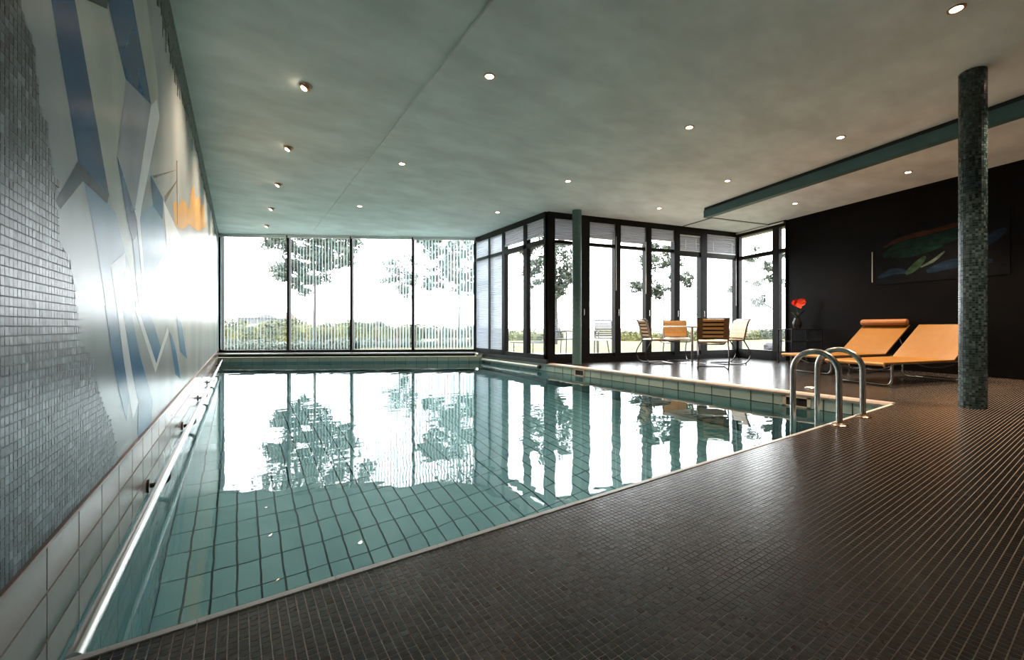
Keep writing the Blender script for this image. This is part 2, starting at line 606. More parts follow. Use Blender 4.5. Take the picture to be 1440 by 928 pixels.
def wall_tiles(p0, d, L, nrm, z_top, rows, m, name, parent, start=0.0, part_rows=99, joint=0.003, rowh=0.119, ph=0.25):
    n = int(round(L / ph)) + 1
    P0, d, nrm = np.array(p0), np.array(d), np.array(nrm)
    parts, stuff = [], []
    for r in range(rows):
        for i in range(-1, n):
            s0, s1 = max(0, start + i * ph), min(L, start + (i + 1) * ph)
            if s1 - s0 < 0.02:
                continue
            c = P0 + d * ((s0 + s1) / 2) + np.array([0, 0, z_top - (r + 0.5) * rowh])
            (parts if r < part_rows and abs(s1 - s0 - ph) < 1e-6 else stuff).append((c, (s1 - s0) / 2 - joint))
    if parts:
        cc = np.array([p[0] for p in parts])
        if len(cc) > 300:
            mk = split_largest(cc, 1.0)
            stuff += [p for p, k in zip(parts, mk) if not k]
            parts = [p for p, k in zip(parts, mk) if k]
            cc = np.array([p[0] for p in parts])
        if len(cc):
            tile_parts(name, cc, d, (0, 0, 1), nrm, parts[0][1], rowh / 2 - joint, 0.006, rng.random(len(cc)), m, parent)
    if stuff:
        tag(tiles_mesh(name + 's', np.array([p[0] for p in stuff]), d, (0, 0, 1), nrm, np.array([p[1] for p in stuff]), rowh / 2 - joint, 0.006,
                       rng.random(len(stuff)), m, parent), kind='stuff')


wall_tiles((XR, YN, 0), (0, 1, 0), far_y(XR) - YN, (-1, 0, 0), -0.03, 1, M['band_tile'], 'pool_band_tile', basin, part_rows=1, start=0.05, joint=0.005)
wall_tiles((XR, YN, 0), (0, 1, 0), far_y(XR) - YN, (-1, 0, 0), -0.149, 13, M['pool_tile'], 'pool_wall_tile', basin, part_rows=0, start=0.05)
wall_tiles((XL, YN, 0), (0, 1, 0), far_y(XL) - YN, (1, 0, 0), -0.182, 13, M['pool_tile'], 'pool_wall_tile', basin, part_rows=3, start=-0.016)
Lf = math.hypot(XR - XL, far_y(XR) - far_y(XL))
pf = (XL, far_y(XL), 0)
dfar = ((XR - XL) / Lf, (far_y(XR) - far_y(XL)) / Lf, 0)
wall_tiles(pf, dfar, Lf, (dfar[1], -dfar[0], 0), 0.0, 1, M['band_tile'], 'far_band_tile', basin, part_rows=1)
wall_tiles(pf, dfar, Lf, (dfar[1], -dfar[0], 0), -0.119, 13, M['pool_tile'], 'far_wall_tile', basin, part_rows=0)
wall_tiles((XL, YN, 0), (1, 0, 0), XR - XL, (0, 1, 0), -0.03, 14, M['pool_tile'], 'near_wall_tile', basin, part_rows=0)

# water
wo = mesh('pool_water', [(XL + 0.001, YN + 0.001, ZW), (XR - 0.001, YN + 0.001, ZW), (XR - 0.001, far_y(XR) - 0.001, ZW), (XL + 0.001, far_y(XL) - 0.001, ZW)], [(0, 1, 2, 3)], M['water'])
tag(wo, 'calm clear water filling the swimming pool', 'water', None, 'stuff')

# ---- floor (deck)
WR0 = C2 + D_RW * 1.30           # where the black wall begins
def wr(s):
    return C2 + D_RW * s
sEnd = (YB - C2.y) / D_RW.y
WRe = wr(sEnd)
mb = MB()
zt, zb = -0.0006, -0.25
near = [(XL, YB), (WRe.x, WRe.y)]
sN = (YN - 0.016 - C2.y) / D_RW.y
wN = wr(sN)
near += [(wN.x, wN.y), (XL, YN - 0.016)]
mb.prism(near, zt - 0.2, zt)
XC = XR + 0.115
rowI = lambda x: C1.y + (x - C1.x) * D_ROW.y / D_ROW.x
right = [(XC, YN - 0.016), (wN.x, wN.y), (C2.x, C2.y), (XC, rowI(XC))]
mb.prism(right, zt - 0.2, zt)
floor = tag(mb.build('floor', M['deck']), 'pool deck paved with small dark brown mosaic tiles', None, None, 'structure')
# individual mosaic tiles of the deck, as far as they can be told apart
Y0 = YN - 0.018
ix = np.arange(0, 490)
iy = np.arange(0, 140)
gx, gy = np.meshgrid(XL + PITCH * (ix + 0.5), Y0 - PITCH * (iy + 0.5))
c1_ = np.stack([gx.ravel(), gy.ravel(), np.zeros(gx.size)], 1)
gx, gy = np.meshgrid(XL + PITCH * (np.arange(262, 500) + 0.5), Y0 + PITCH * (np.arange(0, 275) + 0.5))
c2_ = np.stack([gx.ravel(), gy.ravel(), np.zeros(gx.size)], 1)
cen = np.concatenate([c1_, c2_[c2_[:, 0] - PITCH / 2 > XC]])
D, u, v = screen(cen)
cen = cen[(D > 0.55) & (D < 11.0) & (u > -160) & (u < 1600)]
wallx = C2.x + (cen[:, 1] - C2.y) * D_RW.x / D_RW.y
cen = cen[(cen[:, 0] < np.where(cen[:, 1] < C2.y, wallx, C2.x) - 0.02) & (cen[:, 1] + 0.012 < C1.y + (cen[:, 0] - C1.x) * D_ROW.y / D_ROW.x)]
tone = np.clip(rng.beta(1.2, 1.7, len(cen)), 0, 0.999)
mk = split_largest(cen, 1.0)
tile_parts('mosaic_tile', cen[mk], (1, 0, 0), (0, 1, 0), (0, 0, 1), PITCH / 2 - 0.0012, PITCH / 2 - 0.0012, 0.002, tone[mk], M['deck_tile'], floor, inset=0.0003, tilt=0.005)
tag(tiles_mesh('mosaic_tiles', cen[~mk], (1, 0, 0), (0, 1, 0), (0, 0, 1), PITCH / 2 - 0.0012, PITCH / 2 - 0.0012, 0.002, tone[~mk], M['deck_tile'], floor, inset=0.0003, tilt=0.005), kind='stuff')

# coping on the right, in lengths, and the white rim of the near edge
prof = [(XR - 0.008, -0.034), (XR - 0.012, -0.012), (XR - 0.002, 0.004), (XR + 0.02, 0.008), (XR + 0.105, 0.006), (XR + 0.115, -0.034)]
cop = empty('trim_1', (0, 0, 0))
tag(cop, 'rounded pinkish beige coping along the right pool edge', None, None, 'structure')
y = YN
while y < 6.58:
    y1 = min(y + 0.5, 6.6)
    mb = MB()
    vs = [(x, yy, z) for yy in (y + 0.0015, y1 - 0.0015) for x, z in prof]
    n = len(prof)
    mb.add(vs, [tuple(range(n)), tuple(range(2 * n - 1, n - 1, -1))] + [(i, n + i, n + (i + 1) % n, (i + 1) % n) for i in range(n)])
    mb.build('coping_stone', M['coping'], cop)
    y = y1
rim = empty('trim_2', (0, 0, 0))
tag(rim, 'thin white rim strip along the near pool edge', None, None, 'structure')
x = XL
while x < XR:
    x1 = min(x + 0.30, XR)
    MB().box(x + 0.001, x1 - 0.001, YN - 0.016, YN + 0.004, -0.05, 0.003).build('rim_strip', M['rim'], rim)
    x = x1

# ---- left wall: glossy paint, grey mosaic, white tile strip
mb = MB().box(XL - 0.25, XL - 0.006, YB, C0.y + 0.2, 0.178, HC)
mb.box(XL - 0.25, XL - 0.0025, YB, C0.y + 0.2, -0.30, 0.178)
wl = tag(mb.build('wall_left', M['grout_strip']), 'left wall beside the pool', None, None, 'structure')
wl.data.materials.append(M['grout_wall'])
wall_tiles((XL, YN - 0.016, 0), (0, 1, 0), C0.y - 0.3 - YN, (1, 0, 0), 0.172, 3, M['white_tile'], 'white_tile', wl, part_rows=3, start=0.0, rowh=0.118, ph=0.255)
MB().box(XL - 0.006, XL + 0.007, YB, C0.y - 0.05, 0.172, 0.181).build('ledge_strip', mat('reddish_ledge', (0.26, 0.15, 0.12), 0.4, var=0.1), wl)

border_px = [(0, -95), (14, -40), (28, 0), (45, 50), (52, 100), (53, 140), (65, 170), (70, 200), (78, 245), (80, 290), (83, 320), (86, 345), (97, 355), (103, 390), (108, 430), (110, 460),
             (113, 488), (128, 500), (136, 530), (140, 555), (150, 580), (160, 610), (165, 640), (172, 652)]
bz, by = [], []
for u_, v_ in border_px:
    yy, zz = on_left_wall(u_, v_)
    by.append(yy)
    bz.append(zz)
order = np.argsort(bz)
bz, by = np.array(bz)[order], np.array(by)[order]


def border(z):
    return np.interp(z, bz, by)


zz = np.arange(0.182 + PITCH / 2, HC - 0.02, PITCH)
yy = np.arange(0.62, 2.5, PITCH)
gy, gz = np.meshgrid(yy, zz)
cen = np.stack([np.full(gy.size, XL), gy.ravel(), gz.ravel()], 1)
edge = border(cen[:, 2]) + np.repeat(rng.normal(0, 0.012, len(zz)), len(yy))
cen = cen[(cen[:, 1] < edge) & ((cen[:, 2] < 1.9) | (cen[:, 1] < 1.25))]
tone = np.clip(rng.beta(0.9, 1.3, len(cen)), 0, 0.999)
mk = split_largest(cen, 1.0)
hu, hv = PITCH / 2 - 0.0006, PITCH / 2 - 0.0009
tile_parts('wall_mosaic_tile', cen[mk], (0, 1, 0), (0, 0, 1), (1, 0, 0), hu, hv, 0.006, tone[mk], M['wall_tile'], wl, inset=0.0003, tilt=0.012)
tag(tiles_mesh('wall_mosaic_tiles', cen[~mk], (0, 1, 0), (0, 0, 1), (1, 0, 0), hu, hv, 0.006, tone[~mk], M['wall_tile'], wl, inset=0.0003, tilt=0.012), kind='stuff')
# pale grout bed under the mosaic
zs_ = np.linspace(0.182, HC - 0.002, 90)
vs, fs = [], []
for z in zs_:
    e = float(border(min(z, 1.9))) if z < 1.9 else min(float(border(z)), 1.25)
    vs += [(XL - 0.0007, YB, z), (XL - 0.0007, e, z)]
for i in range(len(zs_) - 1):
    fs.append((2 * i, 2 * i + 1, 2 * i + 3, 2 * i + 2))
mesh('mosaic_bed', vs, fs, M['grout_wall'], wl)
# ragged mosaic fringe hanging from the ceiling line
yy = np.arange(1.6, 12.5, PITCH)
dep = 0.10 + 0.10 * np.abs(np.sin(yy * 0.9 + 1.0)) + np.interp(yy, [1.6, 5, 12.5], [0.10, 0.06, 0.0]) + np.abs(rng.normal(0, 0.075, len(yy)))
cen = []
for y_, d_ in zip(yy, dep):
    for k in range(int(d_ / PITCH)):
        if rng.random() > 0.04:
            cen.append((XL, y_, HC - 0.004 - PITCH * (k + 0.5)))
cen = np.array(cen)
tag(tiles_mesh('fringe_mosaic_tiles', cen, (0, 1, 0), (0, 0, 1), (1, 0, 0), PITCH / 2 - 0.001, PITCH / 2 - 0.001, 0.006, rng.random(len(cen)), M['fringe_tile'], wl, tilt=0.01), kind='stuff')

# painted surface: ground layer and facets (flat print on the wall, layer on layer)
mural = empty('wall_mural', (XL, 1.3, 0.2), 0, 'abstract mural of blue and pale shards painted on the glossy left wall', 'mural')
mural.rotation_euler = (0, 0, 0)


def wall_poly(name, yz, off, m):
    vs = [(off, a - 1.3, b - 0.2) for a, b in yz] + [(-0.0055, a - 1.3, b - 0.2) for a, b in yz]
    n = len(yz)
    bm = bmesh.new()
    vv = [bm.verts.new(p) for p in vs[:n]]
    bm.faces.new(vv)
    me = bpy.data.meshes.new(name)
    bm.to_mesh(me)
    bm.free()
    return link(bpy.data.objects.new(name, me), mural, m)


zs_ = np.linspace(0.182, HC - 0.001, 80)
vs, fs = [], []
for z in zs_:
    e = float(border(min(z, 1.9))) if z < 1.9 else min(float(border(z)), 1.25)
    for k in range(9):
        vs.append((-0.003, (e - 0.02) * (1 - k / 8) + (C0.y - 0.02) * k / 8 - 1.3, z - 0.2))
for i in range(len(zs_) - 1):
    for k in range(8):
        fs.append((9 * i + k, 9 * i + k + 1, 9 * i + k + 10, 9 * i + k + 9))
mesh('painted_ground', vs, fs, M['mural_base'], mural)
PAINT = {}
def paint(name, col, rough=0.26):
    PAINT[name] = mat('mural_' + name, col, rough, spec=0.035, var=0.10, scale=3)
paint('navy', (0.005, 0.068, 0.170))
paint('blue', (0.042, 0.150, 0.295))
paint('sky', (0.14, 0.25, 0.37))
paint('chevron', (0.030, 0.048, 0.070))
paint('cream', (0.40, 0.43, 0.38))
paint('lavender', (0.27, 0.285, 0.33))
paint('white', (0.62, 0.66, 0.68))
paint('brown', (0.12, 0.10, 0.075))
paint('gold', (0.52, 0.30, 0.085))
paint('ink', (0.012, 0.020, 0.030))
facets = [
    ('cream', 1, [(98, -45), (123, 0), (152, 13), (177.8, 111.5), (168, 207), (165, 219), (180, 300), (190, 345), (205, 410), (200, 420), (186, 380), (177, 355), (164, 301), (155, 275), (107, 0)]),
    ('navy', 2, [(69, -40), (101, -40), (107, 0), (155, 275), (111.5, 226), (74, 0)]),
    ('chevron', 3, [(111.5, 226), (155, 275), (152, 286), (118, 255), (87, 294), (80, 284)]),
    ('sky', 2, [(120, 256), (154.5, 288.5), (164, 301), (177, 355), (157, 373), (162, 420), (158, 470), (152, 440), (137, 340)]),
    ('blue', 3, [(149, 430), (163.5, 425), (175.6, 510), (182.8, 556), (179.5, 592.6), (162.7, 525)]),
    ('white', 3, [(177, 355), (157, 373), (164, 420), (175.6, 510), (182.8, 556), (188, 590), (195.5, 566), (187, 525), (174.3, 440), (166, 398), (178, 380)]),
    ('blue', 4, [(165.6, 397), (177, 382), (182, 402), (186, 440), (197.6, 499.5), (215.7, 564), (213, 596), (194.5, 616), (195.5, 566.7), (187, 525), (174.3, 440), (168, 410)]),
    ('navy', 5, [(165.2, 219), (168, 226), (193, 307), (194, 330), (188, 340), (180, 310)]),
    ('sky', 4, [(188, 340), (194, 330), (206, 400), (212, 440), (197.6, 440), (192, 390)]),
    ('blue', 5, [(197.6, 440), (212, 440), (227, 488), (220.5, 511)]),
    ('white', 4, [(191, 436), (219.5, 524), (238, 467), (236, 460), (220.5, 511), (197.6, 440), (193, 415)]),
    ('navy', 6, [(212.7, 246), (230.5, 280), (229, 309), (216, 290)]),
    ('sky', 5, [(196.6, 309), (201.4, 298), (216, 288), (229, 309), (235.3, 350), (204.6, 403), (199.8, 348)]),
    ('lavender', 3, [(179.4, 116), (213, 148.7), (194, 291), (187.5, 297), (168, 223), (167.4, 207)]),
    ('navy', 3, [(150, -20), (183, -20), (187.5, 0), (213.3, 147), (177.8, 111.5), (155, 13)]),
    ('ink', 4, [(118, -20), (150, -20), (153.5, 0), (152, 13), (123, 0)]),
    ('cream', 4, [(213.5, 147), (187.5, 0), (207, 0), (222, 111), (225, 165), (219, 160)]),
    ('white', 5, [(213, 149), (221, 140), (225, 165), (200, 290), (195, 300), (191, 292)]),
    ('white', 6, [(190, 296), (200, 290), (197.5, 309), (207.5, 428), (204, 431), (193, 309)]),
    ('brown', 6, [(215, 247), (249, 239), (216.5, 251)]),
    ('brown', 6, [(250.5, 252), (233, 284.5), (232, 276)]),
    ('brown', 6, [(248.6, 226), (249.6, 226), (250.5, 316), (249.5, 316)]),
    ('gold', 5, [(244, 286), (248, 282), (251, 292), (256, 280), (262, 285), (266, 296), (269, 270), (272, 260), (276, 282), (280, 274), (284, 290), (287, 286), (289, 318), (280, 326), (266, 316), (256, 324), (246, 316)]),
    ('blue', 5, [(237.7, 464.6), (243, 474), (248, 492), (254.5, 533), (247.5, 526.6)]),
    ('blue', 5, [(248, 440), (255.8, 455.5), (263.5, 504.6), (254, 494.3)]),
    ('white', 4, [(230.5, 282), (260, 345), (250, 352), (235.5, 348)]),
]
for i, (nm, lay, px) in enumerate(facets):
    wall_poly('painted_facet', [on_left_wall(a, b) for a, b in px], -0.003 + 0.0002 * lay + 0.00002 * (i % 7), PAINT[nm])

# ---- right wall, back wall
Lw = sEnd - 1.30
mb = MB().box(1.30, sEnd, 0.0, 0.25, -0.2, HC)
o = mb.build('wall_right', M['wall_dark'])
o.matrix_world = frame(C2, D_RW)
tag(o, 'tall black lacquered wall behind the loungers', None, None, 'structure')
MB().box(XL - 0.25, WRe.x + 0.3, YB - 0.2, YB, -0.2, HC).build('wall_back', M['wall_plain'])
bpy.data.objects['wall_back']['kind'] = 'structure'

# ---- ceiling: flat slab over the plan, left field gently folded
XFOLD = 1.41
o_out = 0.0
def far_wall_y(x):
    return C0.y + (x - XL) * D_FAR.y / D_FAR.x
mb = MB()
pl = [(XL - 0.25, YB - 0.2), (XFOLD, YB - 0.2), (XFOLD, far_wall_y(XFOLD) + 0.15), (XL - 0.25, far_wall_y(XL - 0.25) + 0.15)]
zL, zR = HC, HC + 0.03
n = 4
vs = [(pl[0][0], pl[0][1], zL), (pl[1][0], pl[1][1], zR), (pl[2][0], pl[2][1], HC + 0.004), (pl[3][0], pl[3][1], zL)] + [(a, b, HC + 0.4) for a, b in pl]
mb.add(vs, [(3, 2, 1, 0), (4, 5, 6, 7)] + [(i, (i + 1) % 4, 4 + (i + 1) % 4, 4 + i) for i in range(4)])
pr = [(XFOLD, YB - 0.2), (WRe.x + 0.3, YB - 0.2), (C2.x + 0.12, C2.y), (C2.x + 0.12, C2.y + 0.12), (C1.x + 0.1, C1.y + 0.14), (4.95, far_wall_y(4.95) + 0.15), (XFOLD, far_wall_y(XFOLD) + 0.15)]
mb.prism(pr, HC, HC + 0.4)
ceil = tag(mb.build('ceiling', M['ceiling']), 'grey green mottled plaster ceiling', None, None, 'structure')
# roof overhang outside the glass
mb = MB()
ov = 0.75
A = C1 + Vector((0, 0, 0))
nR = Vector((-D_ROW.y, D_ROW.x, 0))
q = [C1 + nR * 0.13, C2 + nR * 0.13 + D_ROW * 0.13, WR0 + D_ROW * 0.13, wr(2.6) + D_ROW * 0.13, wr(2.6) + D_ROW * ov, C2 + nR * ov + D_ROW * ov, C1 + nR * ov + D_ROW * 0.3]
mb.prism([(p.x, p.y) for p in q], HC + 0.02, HC + 0.40)
tag(mb.build('roof_overhang', M['soffit']), 'pale brown roof overhang outside the glass corner', None, None, 'structure')
# teal beam under the ceiling, parallel to the right wall
b0 = Vector((7.12, 4.68, 0))
o = MB().box(0, 6.3, -0.06, 0.06, HC - 0.185, HC - 0.05).build('ceiling_beam', M['teal'], None, bevel=0.004)
tag(o, 'dark teal beam hung below the right part of the ceiling', None, None, 'structure')
Tb = frame(b0, D_RW)
o.matrix_world = Tb
gp = MB().box(0, 6.3, -0.04, 0.04, HC - 0.05, HC).build('shadow_gap', M['teal_dark'], o)
# shallow ceiling panel by the glass corner
pts = [Vector((7.96, 5.76, 0)), Vector((7.83, 5.0, 0)), Vector((9.38, 4.62, 0)), Vector((9.50, 5.40, 0))]
mb = MB()
mb.prism([(p.x, p.y) for p in pts], HC - 0.02, HC + 0.001)
pn = mb.build('ceiling_panel', M['ceiling'], ceil, bevel=0.004)
cm = sum(pts, Vector()) / 4
MB().prism([((cm + (p - cm) * 1.035).x, (cm + (p - cm) * 1.035).y) for p in pts], HC - 0.007, HC + 0.001).build('panel_frame', M['teal_dark'], ceil)

# ---- glazing
def window(name, origin, d, L, posts, label):
    T = frame(origin, d)
    o = MB().box(0, L, -0.05, 0.07, 2.80, HC).build(name, M['black'])
    o.matrix_world = T
    tag(o, label, None, None, 'structure')
    return o


def bar(o, name, x0, x1, z0, z1, y0=-0.04, y1=0.06, m='black'):
    return MB().box(x0, x1, y0, y1, z0, z1).build(name, M[m], o, bevel=0.004)


def pane(o, x0, x1, z0, z1):
    return MB().box(x0 - 0.01, x1 + 0.01, 0.006, 0.014, z0 - 0.01, z1 + 0.01).build('glass_pane', M['glass'], o)


# far window
LF = (CB - C0).length
w1 = MB().box(0, LF, -0.03, 0.05, 2.885, HC).build('window_1', M['black'])
w1.matrix_world = frame(C0, D_FAR)
tag(w1, 'wide far window of four tall panes over the pool end', None, None, 'structure')
mull = [0.0, 1.603, 3.084, 4.562, LF]
for i, s in enumerate(mull):
    hw = 0.03
    x0, x1 = (0.0, 0.085) if i == 0 else ((LF - 0.06, LF) if i == 4 else (s - hw, s + hw))
    bar(w1, 'mullion', x0, x1, 0.10, 2.885)
bar(w1, 'bottom_rail', 0, LF, 0.085, 0.15)
for i in range(4):
    pane(w1, mull[i] + 0.03, mull[i + 1] - 0.03, 0.14, 2.89)
MB().box(0, LF - 0.0, -0.40, 0.05, 0.055, 0.085).build('sill', M['sill'], w1, bevel=0.006)
MB().box(0, LF - 0.0, -0.36, 0.05, 0.004, 0.055).build('sill_base', M['black'], w1)

# bay window
w2 = window('window_2', CB, Vector((0, -1, 0)), 3.0, None, 'bay window of dark frames along the pool edge')
LB = 3.0
bar(w2, 'corner_post', 0.0, 0.06, 0.08, 2.82)
bar(w2, 'mullion', 1.335, 1.466, 0.08, 2.82)
bar(w2, 'mullion', 2.21, 2.35, 0.16, 2.82)
bar(w2, 'mullion', 0.70, 0.79, 0.16, 2.82)
bar(w2, 'corner_post', 2.93, 3.0, 0.08, 2.82)
bar(w2, 'transom', 0.06, 1.335, 2.33, 2.40)
bar(w2, 'transom', 1.466, 2.93, 2.31, 2.41)
bar(w2, 'bottom_rail', 0.0, 3.0, 0.07, 0.165)
for a, b in ((0.06, 0.70), (0.79, 1.335), (1.466, 2.21), (2.35, 2.93)):
    pane(w2, a, b, 0.165, 2.33)
    pane(w2, a, b, 2.40, 2.80)
MB().box(0.2, 3.05, -0.055, 0.10, -0.004, 0.075).build('sill', M['ledge'], w2, bevel=0.006)
MB().box(0.0, 3.05, -0.005, 0.10, -0.30, 0.025).build('sill_base', M['ledge'], w2)

# window row on the deck
w3 = window('window_3', C1, D_ROW, 4.93, None, 'row of tall black framed glass doors behind the dining chairs')
posts = [(0.0, 0.142), (0.69, 0.90), (1.486, 1.622), (2.239, 2.385), (2.985, 3.139), (3.717, 3.901), (4.777, 4.93)]
for i, (a, b) in enumerate(posts):
    bar(w3, 'corner_post' if i in (0, 6) else 'mullion', a, b, 0.0, 2.82, -0.06, 0.08)
bar(w3, 'bottom_rail', 0.0, 4.93, 0.0, 0.09, -0.07, 0.09)
for i in range(6):
    a, b = posts[i][1], posts[i + 1][0]
    zt0, zt1 = (2.33, 2.39) if i < 4 else (2.28, 2.38)
    bar(w3, 'transom', a, b, zt0, zt1)
    bar(w3, 'lower_rail', a, b, 0.09, 0.175)
    pane(w3, a, b, 0.175, zt0)
    pane(w3, a, b, zt1, 2.80)
    if i == 4:
        bar(w3, 'header', a, b, 2.72, 2.82)
    hb = MB()
    hb.tube(fillet([(posts[i + 1][0] + 0.06, -0.06, 1.06), (posts[i + 1][0] + 0.06, -0.10, 1.06), (posts[i + 1][0] + 0.06, -0.10, 0.93)], 0.015, 4), 0.008, 8)
    if i < 5:
        hb.build('door_handle', M['steel'], w3, smooth=True)

# right window
w4 = window('window_4', C2, D_RW, 1.30, None, 'tall narrow corner window next to the black wall')
bar(w4, 'corner_post', 0.0, 0.10, 0.0, 2.82)
bar(w4, 'mullion', 0.98, 1.133, 0.0, 2.82)
bar(w4, 'jamb', 1.275, 1.30, 0.0, 2.82)
bar(w4, 'bottom_rail', 0.0, 1.30, 0.0, 0.11)
bar(w4, 'lower_rail', 0.10, 1.28, 0.11, 0.20)
for a, b in ((0.10, 0.98), (1.133, 1.275)):
    bar(w4, 'transom', a, b, 2.26, 2.34)
    pane(w4, a, b, 0.20, 2.26)
    pane(w4, a, b, 2.34, 2.80)
o = MB().tube([(0.02, -0.075, 2.875), (1.27, -0.075, 2.875)], 0.018, 10).build('blind_rail', M['white'], w4, smooth=True)

# ---- vertical blinds of the far window: every slat on its own
names = ['vertical blind with open slats in front of leftmost far pane', 'vertical blind over second far pane with the big tree behind',
         'vertical blind over third far pane with a small distant tree behind', 'half closed vertical blind over rightmost far pane beside the bay']
sl_rot = math.atan2(D_FAR.y, D_FAR.x)
sm = MB()
nz = 8
prof = [(-0.044, 0.0), (-0.02, 0.004), (0.02, 0.004), (0.044, 0.0)]
vs = [(x_, y_, z_) for z_ in (0.165, 2.845) for y_, x_ in prof]
sm.add(vs, [(i, i + 1, 4 + i + 1, 4 + i) for i in range(3)])
slat_me = mesh('slat', sm.v, sm.f, M['slat']).data
bpy.data.objects.remove(bpy.data.objects['slat'])
for i in range(4):
    T = frame(C0, D_FAR) @ Matrix.Translation((mull[i], -0.085, 0))
    t = empty('vertical_blind', T.translation, sl_rot, names[i], 'blind', None)
    L = mull[i + 1] - mull[i]
    MB().box(0.02, L - 0.02, -0.02, 0.02, 2.850, 2.915).build('head_rail', M['white'], t)
    k = int(L / 0.0775)
    for j in range(k):
        s = bpy.data.objects.new('slat', slat_me)
        C.objects.link(s)
        s.parent = t
        s.location = (0.06 + (L - 0.1) * (j + 0.5) / k, 0, 0)
        s.rotation_euler = (0, 0, -sl_rot + R(1.5) * random.uniform(-1, 1) + R(-3))
    ch = MB()
    for j in range(k - 1):
        a = 0.06 + (L - 0.1) * (j + 0.5) / k
        ch.tube([(a, 0.03, 0.185), (a + 0.5 * (L - 0.1) / k, 0.03, 0.172), (a + (L - 0.1) / k, 0.03, 0.185)], 0.0035, 4)
    ch.build('bottom_chain', M['black'], t)


# ---- pleated shades
def pleated(win, x0, x1, z0, z1, label, m='shade', rod=None, y=-0.028, group=None):
    T = win.matrix_world @ Matrix.Translation((x0, y, z0))
    t = empty('pleated_shade', T.translation, win.matrix_world.to_euler().z, label, 'window shade', group)
    L, Hh = x1 - x0, z1 - z0
    n = max(4, int(Hh / 0.022))
    vs = []
    for k in range(n + 1):
        yy = -0.008 if k % 2 else 0.008
        vs += [(0, yy, Hh * k / n), (L, yy, Hh * k / n)]
    mesh('pleated_fabric', vs, [(2 * k, 2 * k + 1, 2 * k + 3, 2 * k + 2) for k in range(n)], M[m], t)
    MB().box(0, L, -0.012, 0.012, -0.018, 0.004).build('bottom_rail', M['white'] if m == 'shade' else M['black'], t)
    MB().box(0, L, -0.014, 0.014, Hh - 0.004, Hh + 0.02).build('head_rail', M['white'] if m == 'shade' else M['black'], t)
    if rod:
        for rx, rz0, rz1 in rod:
            MB().tube([(rx, -0.045, rz0 - z0), (rx, -0.045, rz1 - z0)], 0.006, 6).build('draw_rod', M['white'], t)
    return t


pleated(w2, 0.07, 1.33, 0.185, 2.84, 'full height sheer pale shade drawn down over bay pane beside far window', 'sheer')
pleated(w2, 1.47, 2.205, 2.50, 2.80, 'short grey shade in the bay transom beside the full height sheer shade', 'shade')
pleated(w2, 2.355, 2.925, 2.50, 2.80, 'short grey shade in the bay transom next to the black corner post', 'shade')
pleated(w3, 0.145, 0.685, 2.42, 2.80, 'grey transom shade left of the slender teal column', 'shade', [(0.52, 1.15, 2.5)])
pleated(w3, 0.91, 1.48, 2.50, 2.80, 'light grey transom shade in first full door pane right of the slender column', 'shade', [(0.59, 1.45, 2.55)])
pleated(w3, 1.63, 2.23, 2.47, 2.80, 'grey transom shade above the hedge, second full door pane after the column', 'shade', [(0.60, 1.40, 2.5)])
pleated(w3, 2.39, 2.98, 2.58, 2.80, 'short grey transom shade above the crown of the garden tree', 'shade')
pleated(w3, 3.15, 3.71, 2.40, 2.72, 'dark grey lowered shade with two white cords above the far tan chair', 'shade', [(0.13, 2.42, 2.62), (0.42, 2.42, 2.66)])
pleated(w3, 3.91, 4.77, 2.40, 2.80, 'wide grey lowered shade with white cords beside the glass corner', 'shade', [(0.16, 2.42, 2.62), (0.72, 2.42, 2.64), (0.84, 1.2, 2.3)])
# white roller tube along the pool edge under the bay
t = empty('roller_tube', (XR - 0.04, 9.08, -0.078), 0, 'long white tube with a black end cap along the pool edge under the bay', 'tube')
MB().tube([(0, 0.1, 0), (0, -2.25, 0)], 0.026, 14).build('tube', M['white'], t, smooth=True)
MB().tube([(0, -2.25, 0), (0, -2.31, 0)], 0.031, 14).build('end_cap', M['black'], t, smooth=True)
for yy in (-0.1, -1.1, -2.1):
    MB().box(0.0, 0.06, yy - 0.02, yy + 0.02, -0.02, 0.02).build('bracket', M['black'], t)
# tiled bay edge strip
MB().box(XR - 0.004, XR + 0.03, 6.6, far_y(XR), -0.034, -0.006).build('trim_3', M['band_tile'])
bpy.data.objects['trim_3']['kind'] = 'structure'


